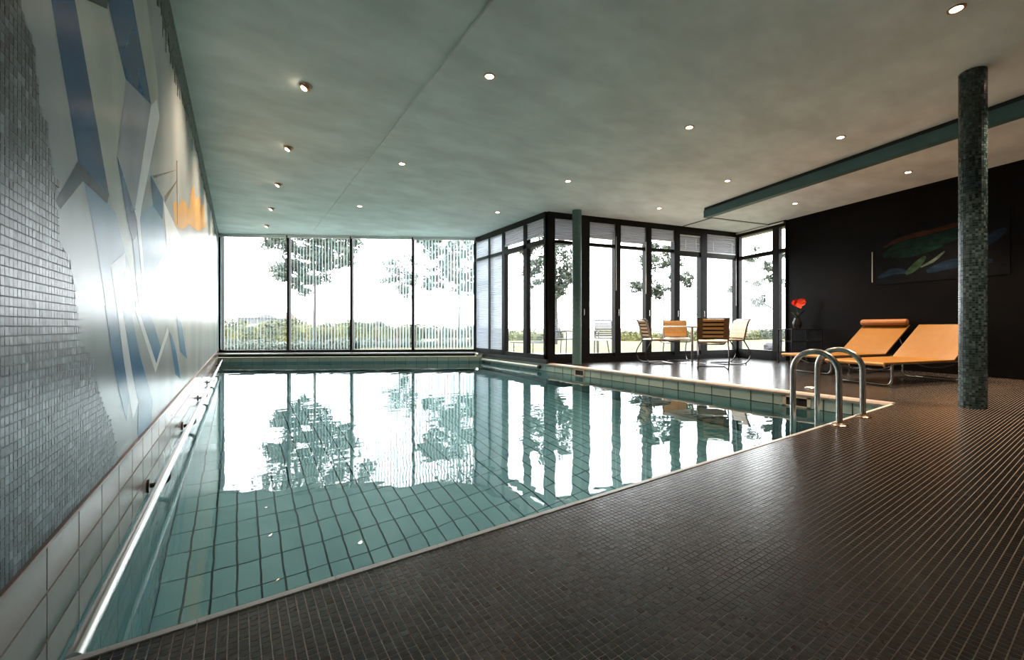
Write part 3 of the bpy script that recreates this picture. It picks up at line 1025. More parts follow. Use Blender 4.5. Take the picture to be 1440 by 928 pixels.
# ---- columns
def column(name, c, r, label, parts, tm='col_tile'):
    o = MB().lathe([(r, -0.01), (r, HC + 0.01)], 40, c).build(name, M['grout_col'], smooth=True)
    tag(o, label, None, None, 'structure')
    nt_ = int(round(2 * PI * (r + 0.003) / PITCH))
    nr = int(HC / PITCH)
    ang = 2 * PI * (np.arange(nt_) + 0.5) / nt_
    aa, zz = np.meshgrid(ang, PITCH * (np.arange(nr) + 0.5))
    aa, zz = aa.ravel(), zz.ravel()
    N = np.stack([np.cos(aa), np.sin(aa), 0 * aa], 1)
    U = np.stack([-np.sin(aa), np.cos(aa), 0 * aa], 1)
    cen = N * (r + 0.003) + np.array([c[0], c[1], 0]) + np.stack([0 * zz, 0 * zz, zz], 1)
    tone = np.clip(rng.beta(1.3, 1.7, len(cen)), 0, 0.999)
    mk = np.zeros(len(cen), bool)
    if parts:
        face = (N[:, 0] * -c[0] + N[:, 1] * -c[1]) / math.hypot(c[0], c[1])
        near_ = np.abs(zz - CAM_H)
        idx = np.lexsort((near_, face < 0.55))[:300]
        mk[idx] = True
        ms = []
        for k in range(8):
            t_ = tiles_mesh('column_tile', np.zeros((1, 3)), (1, 0, 0), (0, 1, 0), (0, 0, 1), PITCH / 2 - 0.001, PITCH / 2 - 0.001, 0.003, [(k + 0.5) / 8], M[tm])
            ms.append(t_.data)
            bpy.data.objects.remove(t_)
        for i in np.nonzero(mk)[0]:
            t_ = bpy.data.objects.new('column_tile', ms[int(tone[i] * 8)])
            C.objects.link(t_)
            t_.parent = o
            t_.location = cen[i]
            t_.rotation_euler = Matrix((Vector(U[i]), Vector((0, 0, 1)), Vector(N[i]))).transposed().to_euler()
    tag(tiles_mesh('column_tiles', cen[~mk], U[~mk], (0, 0, 1), N[~mk], PITCH / 2 - 0.001, PITCH / 2 - 0.001, 0.003, tone[~mk], M[tm], o), kind='stuff')
    return o


column('column', (5.21, 0.835, 0), 0.088, 'round column clad in dark green mosaic beside the loungers', True)
column('column', (5.25, 6.19, 0), 0.085, 'slender teal mosaic column in front of the glass corner', False, 'slim_tile')

# ---- outside ground
mb = MB().prism([(-60, far_wall_y(-60) + 0.4), (5.2, far_wall_y(5.2) + 0.4), (5.2, 6.9), (10.2, 5.8), (9.4, 3.0), (9.4, -40), (200, -40), (200, 200), (-60, 200)], -0.3, -0.06)
tag(mb.build('lawn', M['lawn']), 'yellow green lawn outside the windows', None, None, 'structure')
q = [C1 + nR * 0.12, C2 + nR * 0.12 + D_ROW * 0.1, C2 + nR * 0.9 + D_ROW * 0.3, C1 + nR * 3.4 + D_ROW * 2.2, C1 + nR * 4.5 - D_ROW * 0.2, Vector((5.0, 9.7, 0))]
tag(MB().prism([(p.x, p.y) for p in q], -0.2, -0.02).build('patio', M['paving']), 'pale paved patio outside the glass doors', None, None, 'structure')


# ================================================================ THINGS
# ---- downlights
def spot(parent, loc, energy, target=None, size=R(95), blend=0.9):
    ld = bpy.data.lights.new('downlight_lamp', 'SPOT')
    ld.energy = energy * LAMP
    ld.color = (1.0, 0.75, 0.52)
    ld.spot_size = size
    ld.spot_blend = blend
    ld.shadow_soft_size = 0.03
    o = bpy.data.objects.new('downlight_lamp', ld)
    C.objects.link(o)
    o.parent = parent
    o.location = loc
    if target is not None:
        o.rotation_euler = Vector(target).to_track_quat('-Z', 'Y').to_euler()
    return o


def downlight(x, y, label, group, energy=22, eyeball=False, lit=True):
    zc = HC + (0.03 * (x - XL + 0.25) / (XFOLD - XL + 0.25) * (1 - (y - YB) / (11.8 - YB)) if x < XFOLD else 0)
    t = empty('ceiling_downlight', (x, y, zc), 0, label, 'downlight', group)
    ring = MB()
    n = 28
    prof = [(0.036, 0.004), (0.036, -0.006), (0.048, -0.008), (0.054, 0.001)]
    vs = [(r * math.cos(2 * PI * j / n), r * math.sin(2 * PI * j / n), z) for r, z in prof for j in range(n)]
    ring.add(vs, [(i * n + j, (i + 1) * n + j, (i + 1) * n + (j + 1) % n, i * n + (j + 1) % n) for i in range(3) for j in range(n)])
    ring.build('ring', M['lamp_ring'], t, smooth=True)
    if eyeball:
        a = R(28)
        Mx = Matrix.Rotation(a, 4, 'Y')
        eb = MB().lathe([(0.043, 0.0), (0.042, -0.022), (0.036, -0.034)], 24)
        eb.v = [tuple(Mx @ Vector(p)) for p in eb.v]
        eb.build('swivel_head', M['lamp_ring'], t, smooth=True)
        lp = MB().lathe([(0.005, -0.0345), (0.026, -0.037), (0.022, -0.042), (0.006, -0.046)], 20)
        lp.v = [tuple(Mx @ Vector(p)) for p in lp.v]
        lp.build('lamp', M['lamp'], t, smooth=True)
        spot(t, (Mx @ Vector((0, 0, -0.07))), energy, (-0.47, 0.0, -0.88), R(100))
    else:
        MB().lathe([(0.035, 0.0), (0.033, -0.003), (0.018, -0.005)], 24).build('lamp', M['lamp'], t, smooth=True)
        spot(t, (0, 0, -0.03), energy)
    return t


for i, y in enumerate((4.454, 6.10, 7.735, 9.378, 11.01)):
    downlight(0.508, y, ['nearest', 'second nearest', 'middle', 'second farthest', 'farthest'][i] + ' swivel downlight in the row beside the mural wall', 'swivel downlights along the mural', 16, True)
for i, y in enumerate((3.325, 5.791, 8.274)):
    downlight(1.81, y, ['nearest', 'middle', 'farthest'][i] + ' recessed downlight in the row just right of the ceiling fold', 'downlights over the pool', 20)
for i, y in enumerate((0.735, 2.888, 5.02, 7.174)):
    downlight(4.08, y, ['large bright downlight at the upper right corner of the ceiling', 'second downlight of the row over the right pool edge', 'third downlight of the row over the right pool edge',
                        'farthest downlight of the row over the right pool edge, near the bay'][i], 'downlights over the pool', 26)
for i, (x, y) in enumerate(((5.738, 2.017), (6.04, 3.607), (6.40, 5.181))):
    downlight(x, y, ['nearest', 'middle', 'farthest'][i] + ' downlight of the row just left of the teal beam', 'downlights by the beam', 26)
for i, (x, y) in enumerate(((7.816, 1.91), (8.139, 3.568), (7.45, 0.3))):  # last one is out of view, added for its light on the deck
    downlight(x, y, ['downlight right of the teal beam, above the loungers', 'downlight right of the teal beam, nearest the glass corner', 'unseen downlight right of the teal beam, added to light the deck'][i],
              'downlights by the beam', 30)
downlight(5.40, 0.43, 'unseen downlight added above the near deck left of the teal beam', 'downlights by the beam', 30)  # out-of-view lamp added to warm the near deck

# ---- handrail on the left wall
t = empty('handrail', (XL, YN, -0.10), 0, 'long chrome rail on dark brackets just above the water along the left wall', 'handrail')
RX, RZ = 0.082, 0.065
MB().tube([(RX, 0.06, RZ), (RX, 2.9, RZ), (RX, 6, RZ), (RX, 10.7, RZ)], 0.0175, 16).build('rail', M['chrome'], t, smooth=True)
for y in (2.93, 4.55, 6.23, 7.93, 9.63, 11.3):
    yy = y - YN
    br = MB().tube(fillet([(0.012, yy, -0.012), (RX, yy, -0.006), (RX, yy, RZ - 0.012)], 0.03, 5), 0.012, 10).build('bracket', M['dark_metal'], t, smooth=True)
    MB().tube([(0.0, yy, -0.012), (0.010, yy, -0.012)], 0.034, 16).build('flange', M['dark_metal'], br, smooth=True)

# ---- grab rails
for i, (x, yd, yp) in enumerate(((3.49, 1.235, 1.545), (3.97, 1.245, 1.565))):
    t = empty('grab_rail', (x, yd, 0), 0, ['bent steel grab rail at the pool edge, left one of the pair', 'bent steel grab rail at the pool edge, right one nearer the loungers'][i], 'grab rail', 'pool grab rails')
    d = yp - yd
    r = d / 2
    top = 0.52
    path = [(0, 0, 0.0), (0, 0, 0.15), (0, 0, top - r)]
    path += [(0, r - r * math.cos(PI * k / 14), top - r + r * math.sin(PI * k / 14)) for k in range(1, 15)]
    path += [(0, d, 0.1), (0, d, -0.4), (0, d, -0.85)]
    MB().tube(path, 0.0205, 16).build('tube', M['steel'], t, smooth=True)
    MB().lathe([(0.055, 0.0), (0.055, 0.005), (0.045, 0.013), (0.028, 0.017), (0.022, 0.022)], 28).build('flange', M['bronze'], t, smooth=True)
    MB().tube([(0, d, -0.83), (0, yp - yd - 0.2 - (yp - YN) + 0.2, -0.83)], 0.015, 10).build('wall_bracket', M['steel'], t, smooth=True)

# ---- skimmers
for i, (ya, yb) in enumerate(((5.50, 5.77), (1.97, 2.24))):
    t = empty('pool_skimmer', (XR - 0.002, (ya + yb) / 2, -0.093), 0, ['tan framed skimmer opening in the pool wall near the slender column', 'tan framed skimmer opening in the pool wall behind the grab rails'][i], 'skimmer', 'pool skimmers')
    L, h = (yb - ya) / 2, 0.055
    fr = MB()
    for (a, b, c, d) in ((-L, L, h - 0.014, h), (-L, L, -h, -h + 0.014), (-L, -L + 0.03, -h, h), (L - 0.03, L, -h, h)):
        fr.box(-0.010, 0.004, a, b, c, d)
    fr.build('frame', M['skim'], t)
    MB().box(-0.003, 0.003, -L + 0.028, L - 0.028, -h + 0.012, h - 0.012).build('opening', M['blackcloth'], t)

# ---- disc on the deck
t = empty('deck_disc', (5.34, 2.17, 0.0), 0, 'small flat pale metal disc lying on the deck by the pool edge', 'drain cover')
MB().lathe([(0.062, 0.0), (0.062, 0.006), (0.055, 0.012)], 28).build('rim', M['chrome'], t, smooth=True)
MB().lathe([(0.052, 0.006), (0.05, 0.015), (0.02, 0.018)], 28).build('lid', M['white'], t, smooth=True)


# ---- cantilever chairs
def make_chair(loc, face, label, cover='slat_tan', front='tan'):
    """local: y forward, origin on the floor below the backrest"""
    rz = math.atan2(face[1], face[0]) - PI / 2
    t = empty('cantilever_chair', loc, rz, label, 'chair', 'chairs around the glass table')
    hw = 0.235
    for s in (-1, 1):
        x = s * hw
        path = spline([(x, -0.20, 0.845), (x, -0.135, 0.846), (x, -0.085, 0.815), (x, -0.045, 0.70), (x, 0.0, 0.52), (x, 0.01, 0.45), (x, -0.035, 0.375), (x, -0.105, 0.25),
                       (x, -0.115, 0.15), (x, -0.06, 0.055), (x, 0.03, 0.016), (x, 0.16, 0.013), (x, 0.40, 0.013)], 6)
        MB().tube(path, 0.0115, 8).build('side_tube', M['chair_steel'], t, smooth=True)
        MB().tube([(x, -0.03, 0.03), (x, -0.035, 0.0)], 0.012, 8).build('glide', M['blackcloth'], t, smooth=True)
    sf = fillet([(-hw, 0.0, 0.455), (-hw, 0.34, 0.455), (-hw + 0.02, 0.41, 0.40), (hw - 0.02, 0.41, 0.40), (hw, 0.34, 0.455), (hw, 0.0, 0.455)], 0.06, 6)
    MB().tube(sf, 0.0115, 8).build('seat_frame', M['chair_steel'], t, smooth=True)
    MB().tube(fillet([(-hw, 0.38, 0.013), (-hw, 0.42, 0.013), (hw, 0.42, 0.013), (hw, 0.38, 0.013)], 0.03, 5), 0.0115, 8).build('floor_tube', M['chair_steel'], t, smooth=True)
    MB().tube([(-hw, -0.13, 0.845), (hw, -0.13, 0.845)], 0.010, 8).build('top_tube', M['chair_steel'], t, smooth=True)
    # seat cushion, softly domed
    n = 8
    vs, fs = [], []
    for zt_ in (0, 1):
        for i in range(n + 1):
            for j in range(3):
                a = i / n
                x = -hw + 0.005 + (2 * hw - 0.01) * j / 2
                y = 0.0 + 0.37 * a
                z = 0.462 + (0.022 * math.sin(PI * min(1, max(0, a))) ** 0.5 if zt_ else -0.006) - (0.03 * max(0, a - 0.8) / 0.2)
                vs.append((x, y, z))
    k = (n + 1) * 3
    for i in range(n):
        for j in range(2):
            q_ = [i * 3 + j, i * 3 + j + 1, (i + 1) * 3 + j + 1, (i + 1) * 3 + j]
            fs.append(tuple(reversed(q_)))
            fs.append(tuple(k + a for a in q_))
    for i in range(n):
        for j, fl in ((0, 1), (2, 0)):
            a, b = i * 3 + j, (i + 1) * 3 + j
            fs.append((a, b, k + b, k + a) if fl == 0 else (b, a, k + a, k + b))
    for i, fl in ((0, 0), (n, 1)):
        for j in range(2):
            a, b = i * 3 + j, i * 3 + j + 1
            fs.append((a, b, k + b, k + a) if fl == 0 else (b, a, k + a, k + b))
    mesh('seat', vs, fs, M['cream'], t, True)  # pale seat colour stands in for sky reflected on tan leather
    # backrest: front sheet with soft ribs, black webbing behind it, five slats and two side wraps at the back
    def bk(z):
        return np.interp(z, [0.45, 0.52, 0.70, 0.815, 0.84], [0.01, 0.0, -0.045, -0.085, -0.11])
    n = 20
    vs = []
    for i in range(n + 1):
        z = 0.50 + 0.335 * i / n
        rb = 0.0028 * abs(math.sin(PI * i / 4))
        for x in (-hw + 0.004, hw - 0.004):
            vs.append((x, bk(z) + 0.012 + rb, z))
        for x in (hw - 0.004, -hw + 0.004):
            vs.append((x, bk(z) + 0.004, z))
    fs = []
    for i in range(n):
        for a in range(4):
            b = (a + 1) % 4
            fs.append((4 * i + a, 4 * i + b, 4 * i + 4 + b, 4 * i + 4 + a))
    fs += [(3, 2, 1, 0), tuple(4 * n + a for a in range(4))]
    mesh('backrest', vs, fs, M[front], t)
    vs = []
    for i in range(n + 1):
        z = 0.505 + 0.32 * i / n
        vs += [(-hw + 0.07, bk(z) + 0.0025, z), (hw - 0.07, bk(z) + 0.0025, z), (hw - 0.07, bk(z) - 0.002, z), (-hw + 0.07, bk(z) - 0.002, z)]
    mesh('webbing', vs, fs, M['blackcloth'], t)
    for i in range(5):
        z = 0.525 + 0.066 * i
        sl_ = MB()
        c0, c1b = bk(z), bk(z + 0.042)
        a = hw - 0.075
        sl_.add([(-a, c0 - 0.002, z), (a, c0 - 0.002, z), (a, c0 - 0.012, z + 0.004), (-a, c0 - 0.012, z + 0.004), (-a, c1b - 0.002, z + 0.042), (a, c1b - 0.002, z + 0.042), (a, c1b - 0.012, z + 0.038), (-a, c1b - 0.012, z + 0.038)],
                [(0, 1, 2, 3), (4, 7, 6, 5), (3, 2, 6, 7), (0, 4, 5, 1), (0, 3, 7, 4), (1, 5, 6, 2)])
        sl_.build('back_slat', M[cover], t)
    for s in (-1, 1):
        vs2 = []
        for i in range(n + 1):
            z = 0.495 + 0.345 * i / n
            x0, x1 = sorted((s * (hw - 0.075), s * (hw + 0.013)))
            vs2 += [(x0, bk(z) + 0.003, z), (x1, bk(z) + 0.003, z), (x1, bk(z) - 0.014, z), (x0, bk(z) - 0.014, z)]
        mesh('side_wrap', vs2, fs, M['brown'], t)
    return t


make_chair((6.42, 5.50, 0), (0.87, -0.45), 'tan slatted cantilever chair left of the glass table, seen from its side', front='tan')
make_chair((6.42, 4.09, 0), (0.80, 0.60), 'tan slatted cantilever chair with its back to the pool, in front of the glass table')
make_chair((7.80, 4.46, 0), (-0.85, 0.45), 'cantilever chair with tan backrest coloured pale as lit right of the glass table', front='cream')
make_chair((7.60, 5.72, 0), (-0.66, -0.75), 'tan cantilever chair facing the pool behind the glass table')

# ---- glass table
t = empty('glass_table', (7.20, 5.03, 0), 0, 'round white edged glass table on a thin metal pedestal amid the tan chairs', 'table')
MB().lathe([(0.555, 0.700), (0.565, 0.706), (0.565, 0.716), (0.555, 0.722)], 48).build('table_top', M['white'], t, smooth=True)
MB().tube([(0, 0, 0.02), (0, 0, 0.70)], 0.022, 12).build('pedestal', M['chrome'], t, smooth=True)
MB().lathe([(0.24, 0.0), (0.24, 0.008), (0.05, 0.022)], 32).build('foot_plate', M['chrome'], t, smooth=True)
MB().lathe([(0.05, 0.68), (0.16, 0.696), (0.16, 0.70)], 24).build('top_plate', M['chrome'], t, smooth=True)
o = mesh('folded_napkin', [(-0.055, -0.05, 0), (0.055, -0.05, 0), (0.055, 0.05, 0), (-0.055, 0.05, 0), (0.0, 0.0, 0.105), (0.012, 0.0, 0.10)],
         [(3, 2, 1, 0), (0, 1, 5, 4), (1, 2, 5), (2, 3, 4, 5), (3, 0, 4)], M['napkin'])
o.location = (7.16, 4.83, 0.722)
tag(o, 'small orange napkin folded to a peak on the glass table', 'napkin')


# ---- sun loungers
def lounger(loc, rz, label, headrest):
    """local: x from foot to head, y across, origin at the near foot corner"""
    t = empty('sun_lounger', loc, rz, label, 'sun lounger', 'sun loungers by the black wall')
    W_, Ls, zs, Lb, ab = 0.694, 1.30, 0.29, 0.737, 0.654
    ca, sa = math.cos(ab), math.sin(ab)
    rt = 0.014
    for yy in (0.012, W_ - 0.012):
        MB().tube(fillet([(0.02, yy, zs - 0.055), (-0.015, yy, zs - 0.03), (0.0, yy, zs - 0.018), (Ls, yy, zs - 0.018), (Ls + 0.55, yy, zs - 0.018)], 0.02, 5), rt, 10).build('side_rail', M['chrome'], t, smooth=True)
        MB().tube([(Ls, yy, zs - 0.016), (Ls + Lb * ca, yy, zs + Lb * sa - 0.016)], 0.011, 10).build('back_rail', M['chrome'], t, smooth=True)
        MB().tube([(Ls + 0.45 * ca, yy, zs + 0.45 * sa - 0.02), (Ls + 0.50, yy, zs - 0.02)], 0.008, 8).build('back_strut', M['chrome'], t, smooth=True)
    for xx in (0.22, Ls + 0.25):
        leg = fillet([(xx - 0.06, 0.02, zs - 0.03), (xx - 0.06, 0.02, 0.015), (xx - 0.06, W_ - 0.02, 0.015), (xx - 0.06, W_ - 0.02, zs - 0.03)], 0.09, 8)
        MB().tube(leg, rt, 10).build('leg', M['chrome'], t, smooth=True)
        arc = [(xx - 0.02, 0.02 + (W_ - 0.04) * k / 16, zs - 0.03 - 0.105 * math.sin(PI * k / 16)) for k in range(17)]
        MB().tube(arc, 0.010, 8).build('brace', M['chrome'], t, smooth=True)
    MB().tube([(-0.012, 0.0, zs - 0.02), (-0.012, W_, zs - 0.02)], 0.021, 12).build('foot_roll', M['tan'], t, smooth=True)

    def sheet(name, p, q, m):
        vs, fs = [], []
        n, k = 10, 4
        d = Vector((q[0] - p[0], 0, q[1] - p[1]))
        nn = Vector((-d.z, 0, d.x)).normalized()
        for top in (1, 0):
            for i in range(n + 1):
                for j in range(k + 1):
                    a, b = i / n, j / k
                    sag = -0.012 * math.sin(PI * b) * math.sin(PI * a)
                    base = Vector((p[0], 0, p[1])) + d * a + nn * (sag + (0.0 if top else -0.016))
                    vs.append((base.x, W_ * b, base.z))
        kk = (n + 1) * (k + 1)
        for i in range(n):
            for j in range(k):
                q_ = [i * (k + 1) + j, (i + 1) * (k + 1) + j, (i + 1) * (k + 1) + j + 1, i * (k + 1) + j + 1]
                fs.append(tuple(q_))
                fs.append(tuple(kk + a for a in reversed(q_)))
        for i in range(n):
            for j in (0, k):
                a, b = i * (k + 1) + j, (i + 1) * (k + 1) + j
                fs.append((a, b, kk + b, kk + a))
        for i in (0, n):
            for j in range(k):
                a, b = i * (k + 1) + j, i * (k + 1) + j + 1
                fs.append((a, b, kk + b, kk + a))
        o = mesh(name, vs, fs, m, t)
        bm = bmesh.new()
        bm.from_mesh(o.data)
        bmesh.ops.recalc_face_normals(bm, faces=bm.faces[:])
        bm.to_mesh(o.data)
        bm.free()
        return o
    sheet('seat_sling', (-0.02, zs), (Ls, zs), M['orange'])
    sheet('back_sling', (Ls, zs), (Ls + Lb * ca, zs + Lb * sa), M['orange'])
    if headrest:
        xx, zz_ = Ls + (Lb - 0.035) * ca - 0.025, zs + (Lb - 0.035) * sa + 0.062
        hr = MB()
        prof = [(0.030, 0.0), (0.046, 0.008), (0.052, 0.022), (0.052, W_ - 0.02), (0.046, W_ - 0.006), (0.030, W_ + 0.002)]
        n = 22
        vs = [(xx + r * math.cos(2 * PI * j / n), yy, zz_ + r * math.sin(2 * PI * j / n)) for r, yy in prof for j in range(n)]
        hr.add(vs, [(i * n + j, i * n + (j + 1) % n, (i + 1) * n + (j + 1) % n, (i + 1) * n + j) for i in range(5) for j in range(n)] + [tuple(range(n)), tuple(range(6 * n - 1, 5 * n - 1, -1))])
        tag(hr.build('headrest', M['roll'], t, smooth=True), 'rolled tan leather headrest')
    return t


lounger((6.875, 2.612, 0), -0.274, 'orange sling lounger with a rolled headrest, farther one of the two', True)
lounger((6.072, 1.691, 0), -0.274, 'orange sling lounger without headrest, partly behind the mosaic column', False)

# ---- serving trolley with plant
tp = P(1094, 8.30)
t = empty('serving_trolley', (tp.x, tp.y, 0), R(A_ROW) - R(14), 'slim black serving trolley with glass shelves beside the black wall', 'trolley')
TW, TD = 0.62, 0.38
for x in (0, TW):
    for y in (0, -TD):
        lg = MB().tube([(x, y, 0.06), (x, y, 0.66)], 0.011, 8).build('leg', M['black'], t, smooth=True)
        MB().tube([(x - 0.012, y, 0.03), (x + 0.012, y, 0.03)], 0.03, 14).build('caster', M['black'], lg, smooth=True)
for z in (0.66, 0.43):
    MB().tube([(0, 0, z), (TW, 0, z), (TW, -TD, z), (0, -TD, z)], 0.009, 8, closed=True).build('shelf_frame', M['black'], t)
    MB().box(0.01, TW - 0.01, -TD + 0.01, -0.01, z - 0.004, z + 0.004).build('shelf', M['glass'], t)
vx = P(1121, 8.35)
fl = empty('potted_flower', (vx.x, vx.y, 0.672), 0, 'large red flower in a dark vase on the trolley against the black wall', 'plant')
MB().lathe([(0.05, 0.0), (0.075, 0.05), (0.08, 0.12), (0.055, 0.19), (0.05, 0.21)], 24).build('vase', M['soil_pot'], fl, smooth=True)
MB().tube(spline([(0, 0, 0.18), (0.01, 0.0, 0.33), (0.0, 0.0, 0.48)], 6), 0.007, 8).build('stem', M['green'], fl, smooth=True)
for k in range(6):
    a = k * 2.2 + 0.4
    lf = MB()
    n = 8
    L = 0.24 + 0.03 * (k % 3)
    vs, fs = [], []
    for i in range(n + 1):
        s = i / n
        wd = 0.035 * math.sin(PI * min(1, s * 0.92 + 0.06))
        rr = L * s * 0.55
        z = 0.19 + L * s * 0.9 - 0.10 * s * s
        for sd in (-1, 0, 1):
            vs.append((rr * math.cos(a) - sd * wd * math.sin(a), rr * math.sin(a) + sd * wd * math.cos(a), z + (0.008 if sd else 0)))
    for i in range(n):
        fs += [(3 * i, 3 * i + 1, 3 * i + 4, 3 * i + 3), (3 * i + 1, 3 * i + 2, 3 * i + 5, 3 * i + 4)]
    mesh('leaf', vs, fs, M['green'], fl, True)
right_dir = Vector((RT[0], RT[1], 0))
for k in range(7):
    a = 2 * PI * k / 7 + 0.2
    L = 0.155 + 0.025 * math.sin(3 * k)
    d = right_dir * math.cos(a) * 1.5 + Vector((0, 0, 1)) * (math.sin(a) * 0.42 + 0.1 * math.cos(a)) + Vector((-FW[0], -FW[1], 0)) * 0.35
    d.normalize()
    sd = d.cross(Vector((-FW[0], -FW[1], 0.1))).normalized()
    up_ = sd.cross(d)
    vs, fs = [], []
    n = 7
    for i in range(n + 1):
        s = i / n
        wd = 0.058 * math.sin(PI * min(1, 0.12 + 0.88 * s)) ** 0.8
        c = Vector((0, 0, 0.50)) + d * (L * s) + up_ * (0.03 * s * s)
        vs += [c - sd * wd, c + up_ * -0.008, c + sd * wd]
    for i in range(n):
        fs += [(3 * i, 3 * i + 1, 3 * i + 4, 3 * i + 3), (3 * i + 1, 3 * i + 2, 3 * i + 5, 3 * i + 4)]
    mesh('petal', vs, fs, M['red'], fl, True)

# ---- painting on the black wall and the thin pale streak
Tw = frame(C2, D_RW)
pt = empty('wall_painting', Tw @ Vector((2.98, -0.004, 1.42)), math.atan2(D_RW.y, D_RW.x), 'dim dark painting of a long green fish on the black wall', 'painting')
PC = {}
for nm, col in (('ground', (0.004, 0.0045, 0.006)), ('green', (0.006, 0.024, 0.019)), ('leaf', (0.024, 0.050, 0.028)), ('blue', (0.010, 0.022, 0.042)), ('rust', (0.040, 0.016, 0.010)), ('pale', (0.075, 0.10, 0.085))):
    PC[nm] = mat('painting_' + nm, col, 0.55, var=0.5, scale=7, spec=0.1, stretch=(1, 1, 2.5))
MB().box(0, 1.62, -0.006, 0.004, 0, 0.92).build('canvas', PC['ground'], pt)


def stroke(pts, wid, nm, lay):
    c = spline(pts, 6)
    n = len(c) - 1
    vs, fs = [], []
    for i, p in enumerate(c):
        tdir = (c[min(i + 1, n)] - c[max(i - 1, 0)]).normalized()
        nn = Vector((-tdir.z, 0, tdir.x))
        w_ = wid * math.sin(PI * (0.08 + 0.84 * i / n)) ** 0.7
        for s in (1, -1):
            q = p + nn * w_ * s
            vs.append((q.x, -0.006 - 0.0012 * lay, q.z))
    for i in range(n):
        fs.append((2 * i, 2 * i + 1, 2 * i + 3, 2 * i + 2))
    mesh('brush_stroke', vs, fs, PC[nm], pt)


stroke([(0.10, 0, 0.62), (0.40, 0, 0.72), (0.85, 0, 0.76), (1.35, 0, 0.84)], 0.04, 'rust', 1)
stroke([(0.10, 0, 0.47), (0.35, 0, 0.58), (0.75, 0, 0.60), (1.05, 0, 0.66), (1.22, 0, 0.78)], 0.10, 'green', 2)
stroke([(0.22, 0, 0.44), (0.55, 0, 0.46), (0.90, 0, 0.52)], 0.05, 'green', 3)
stroke([(0.42, 0, 0.13), (0.55, 0, 0.24), (0.68, 0, 0.38)], 0.055, 'leaf', 3)
stroke([(0.62, 0, 0.22), (0.78, 0, 0.30), (0.92, 0, 0.42)], 0.022, 'pale', 4)
stroke([(0.02, 0, 0.12), (0.25, 0, 0.20), (0.45, 0, 0.16)], 0.05, 'blue', 1)
stroke([(0.70, 0, 0.14), (1.0, 0, 0.22), (1.45, 0, 0.20)], 0.07, 'blue', 1)
stroke([(1.20, 0, 0.42), (1.40, 0, 0.50), (1.58, 0, 0.62)], 0.07, 'blue', 2)
o = MB().tube([(0, 0, 0), (0, 0, 0.52)], 0.007, 8).build('wall_streak', M['white'], None, smooth=True)  # slim tube drawn for a pale upright streak
o.location = Tw @ Vector((2.905, -0.008, 1.47))
tag(o, 'thin pale upright streak on the black wall left of the painting', 'rod')


# ---- garden: trees, hedges, boulder, patio furniture, far houses
def leaves_mesh(name, cen, size, m, parent):
    n = len(cen)
    d = rng.normal(size=(n, 3))
    d /= np.linalg.norm(d, axis=1)[:, None]
    e = rng.normal(size=(n, 3))
    e -= d * (e * d).sum(1)[:, None]
    e /= np.linalg.norm(e, axis=1)[:, None]
    s = size * rng.uniform(0.6, 1.3, (n, 1))
    vs = np.stack([cen - d * s, cen + e * s * 0.5, cen + d * s, cen - e * s * 0.5], 1)
    me = bpy.data.meshes.new(name)
    me.vertices.add(n * 4)
    me.vertices.foreach_set('co', vs.reshape(-1))
    me.loops.add(n * 4)
    me.loops.foreach_set('vertex_index', np.arange(n * 4, dtype=np.int32))
    me.polygons.add(n)
    me.polygons.foreach_set('loop_start', np.arange(0, n * 4, 4, dtype=np.int32))
    me.update(calc_edges=True)
    o = link(bpy.data.objects.new(name, me), parent, m)
    o['kind'] = 'stuff'
    return o


def tree(u, D, blobs, label, m='leaf', leaf=0.085, per=230, trunk=0.075):
    base = P(u, D, -0.06)
    t = empty('garden_tree', base, 0, label, 'tree', 'trees in the garden')
    def zpx(v):
        return CAM_H + (PPY - v) * D / FPX + 0.06
    top = max(zpx(b[1]) for b in blobs)
    tr = MB().tube(spline([(0, 0, 0), (0.03, 0.02, top * 0.35), (-0.03, 0, top * 0.7), (0.0, 0, top + 0.3)], 5), trunk, 8, r2=trunk * 0.3).build('trunk', M['bark'], t, smooth=True)
    cs = []
    for (bu, bv, br) in blobs:
        off = P(bu, D) - P(u, D)
        r = br * D / FPX
        c = Vector((off.x, off.y, zpx(bv))) + Vector((FW[0], FW[1], 0)) * random.uniform(-0.5, 0.5) * r
        zj = max(0.4, min(c.z - 0.35 * math.hypot(off.x, off.y) - 0.3, top))
        MB().tube(spline([(0, 0, zj), (c.x * 0.5, c.y * 0.5, (zj + c.z) / 2 + 0.05), (c.x, c.y, c.z)], 4), trunk * 0.3, 6, r2=trunk * 0.08).build('branch', M['bark'], t)
        for _ in range(8):
            cc = np.array(c) + rng.normal(0, 0.62 * r, 3) * np.array([1, 1, 0.7])
            cs.append(cc + rng.normal(0, 0.26 * r, (per // 8, 3)) * np.array([1, 1, 0.6]))
    leaves_mesh('foliage', np.concatenate(cs), leaf, M[m], t)
    return t


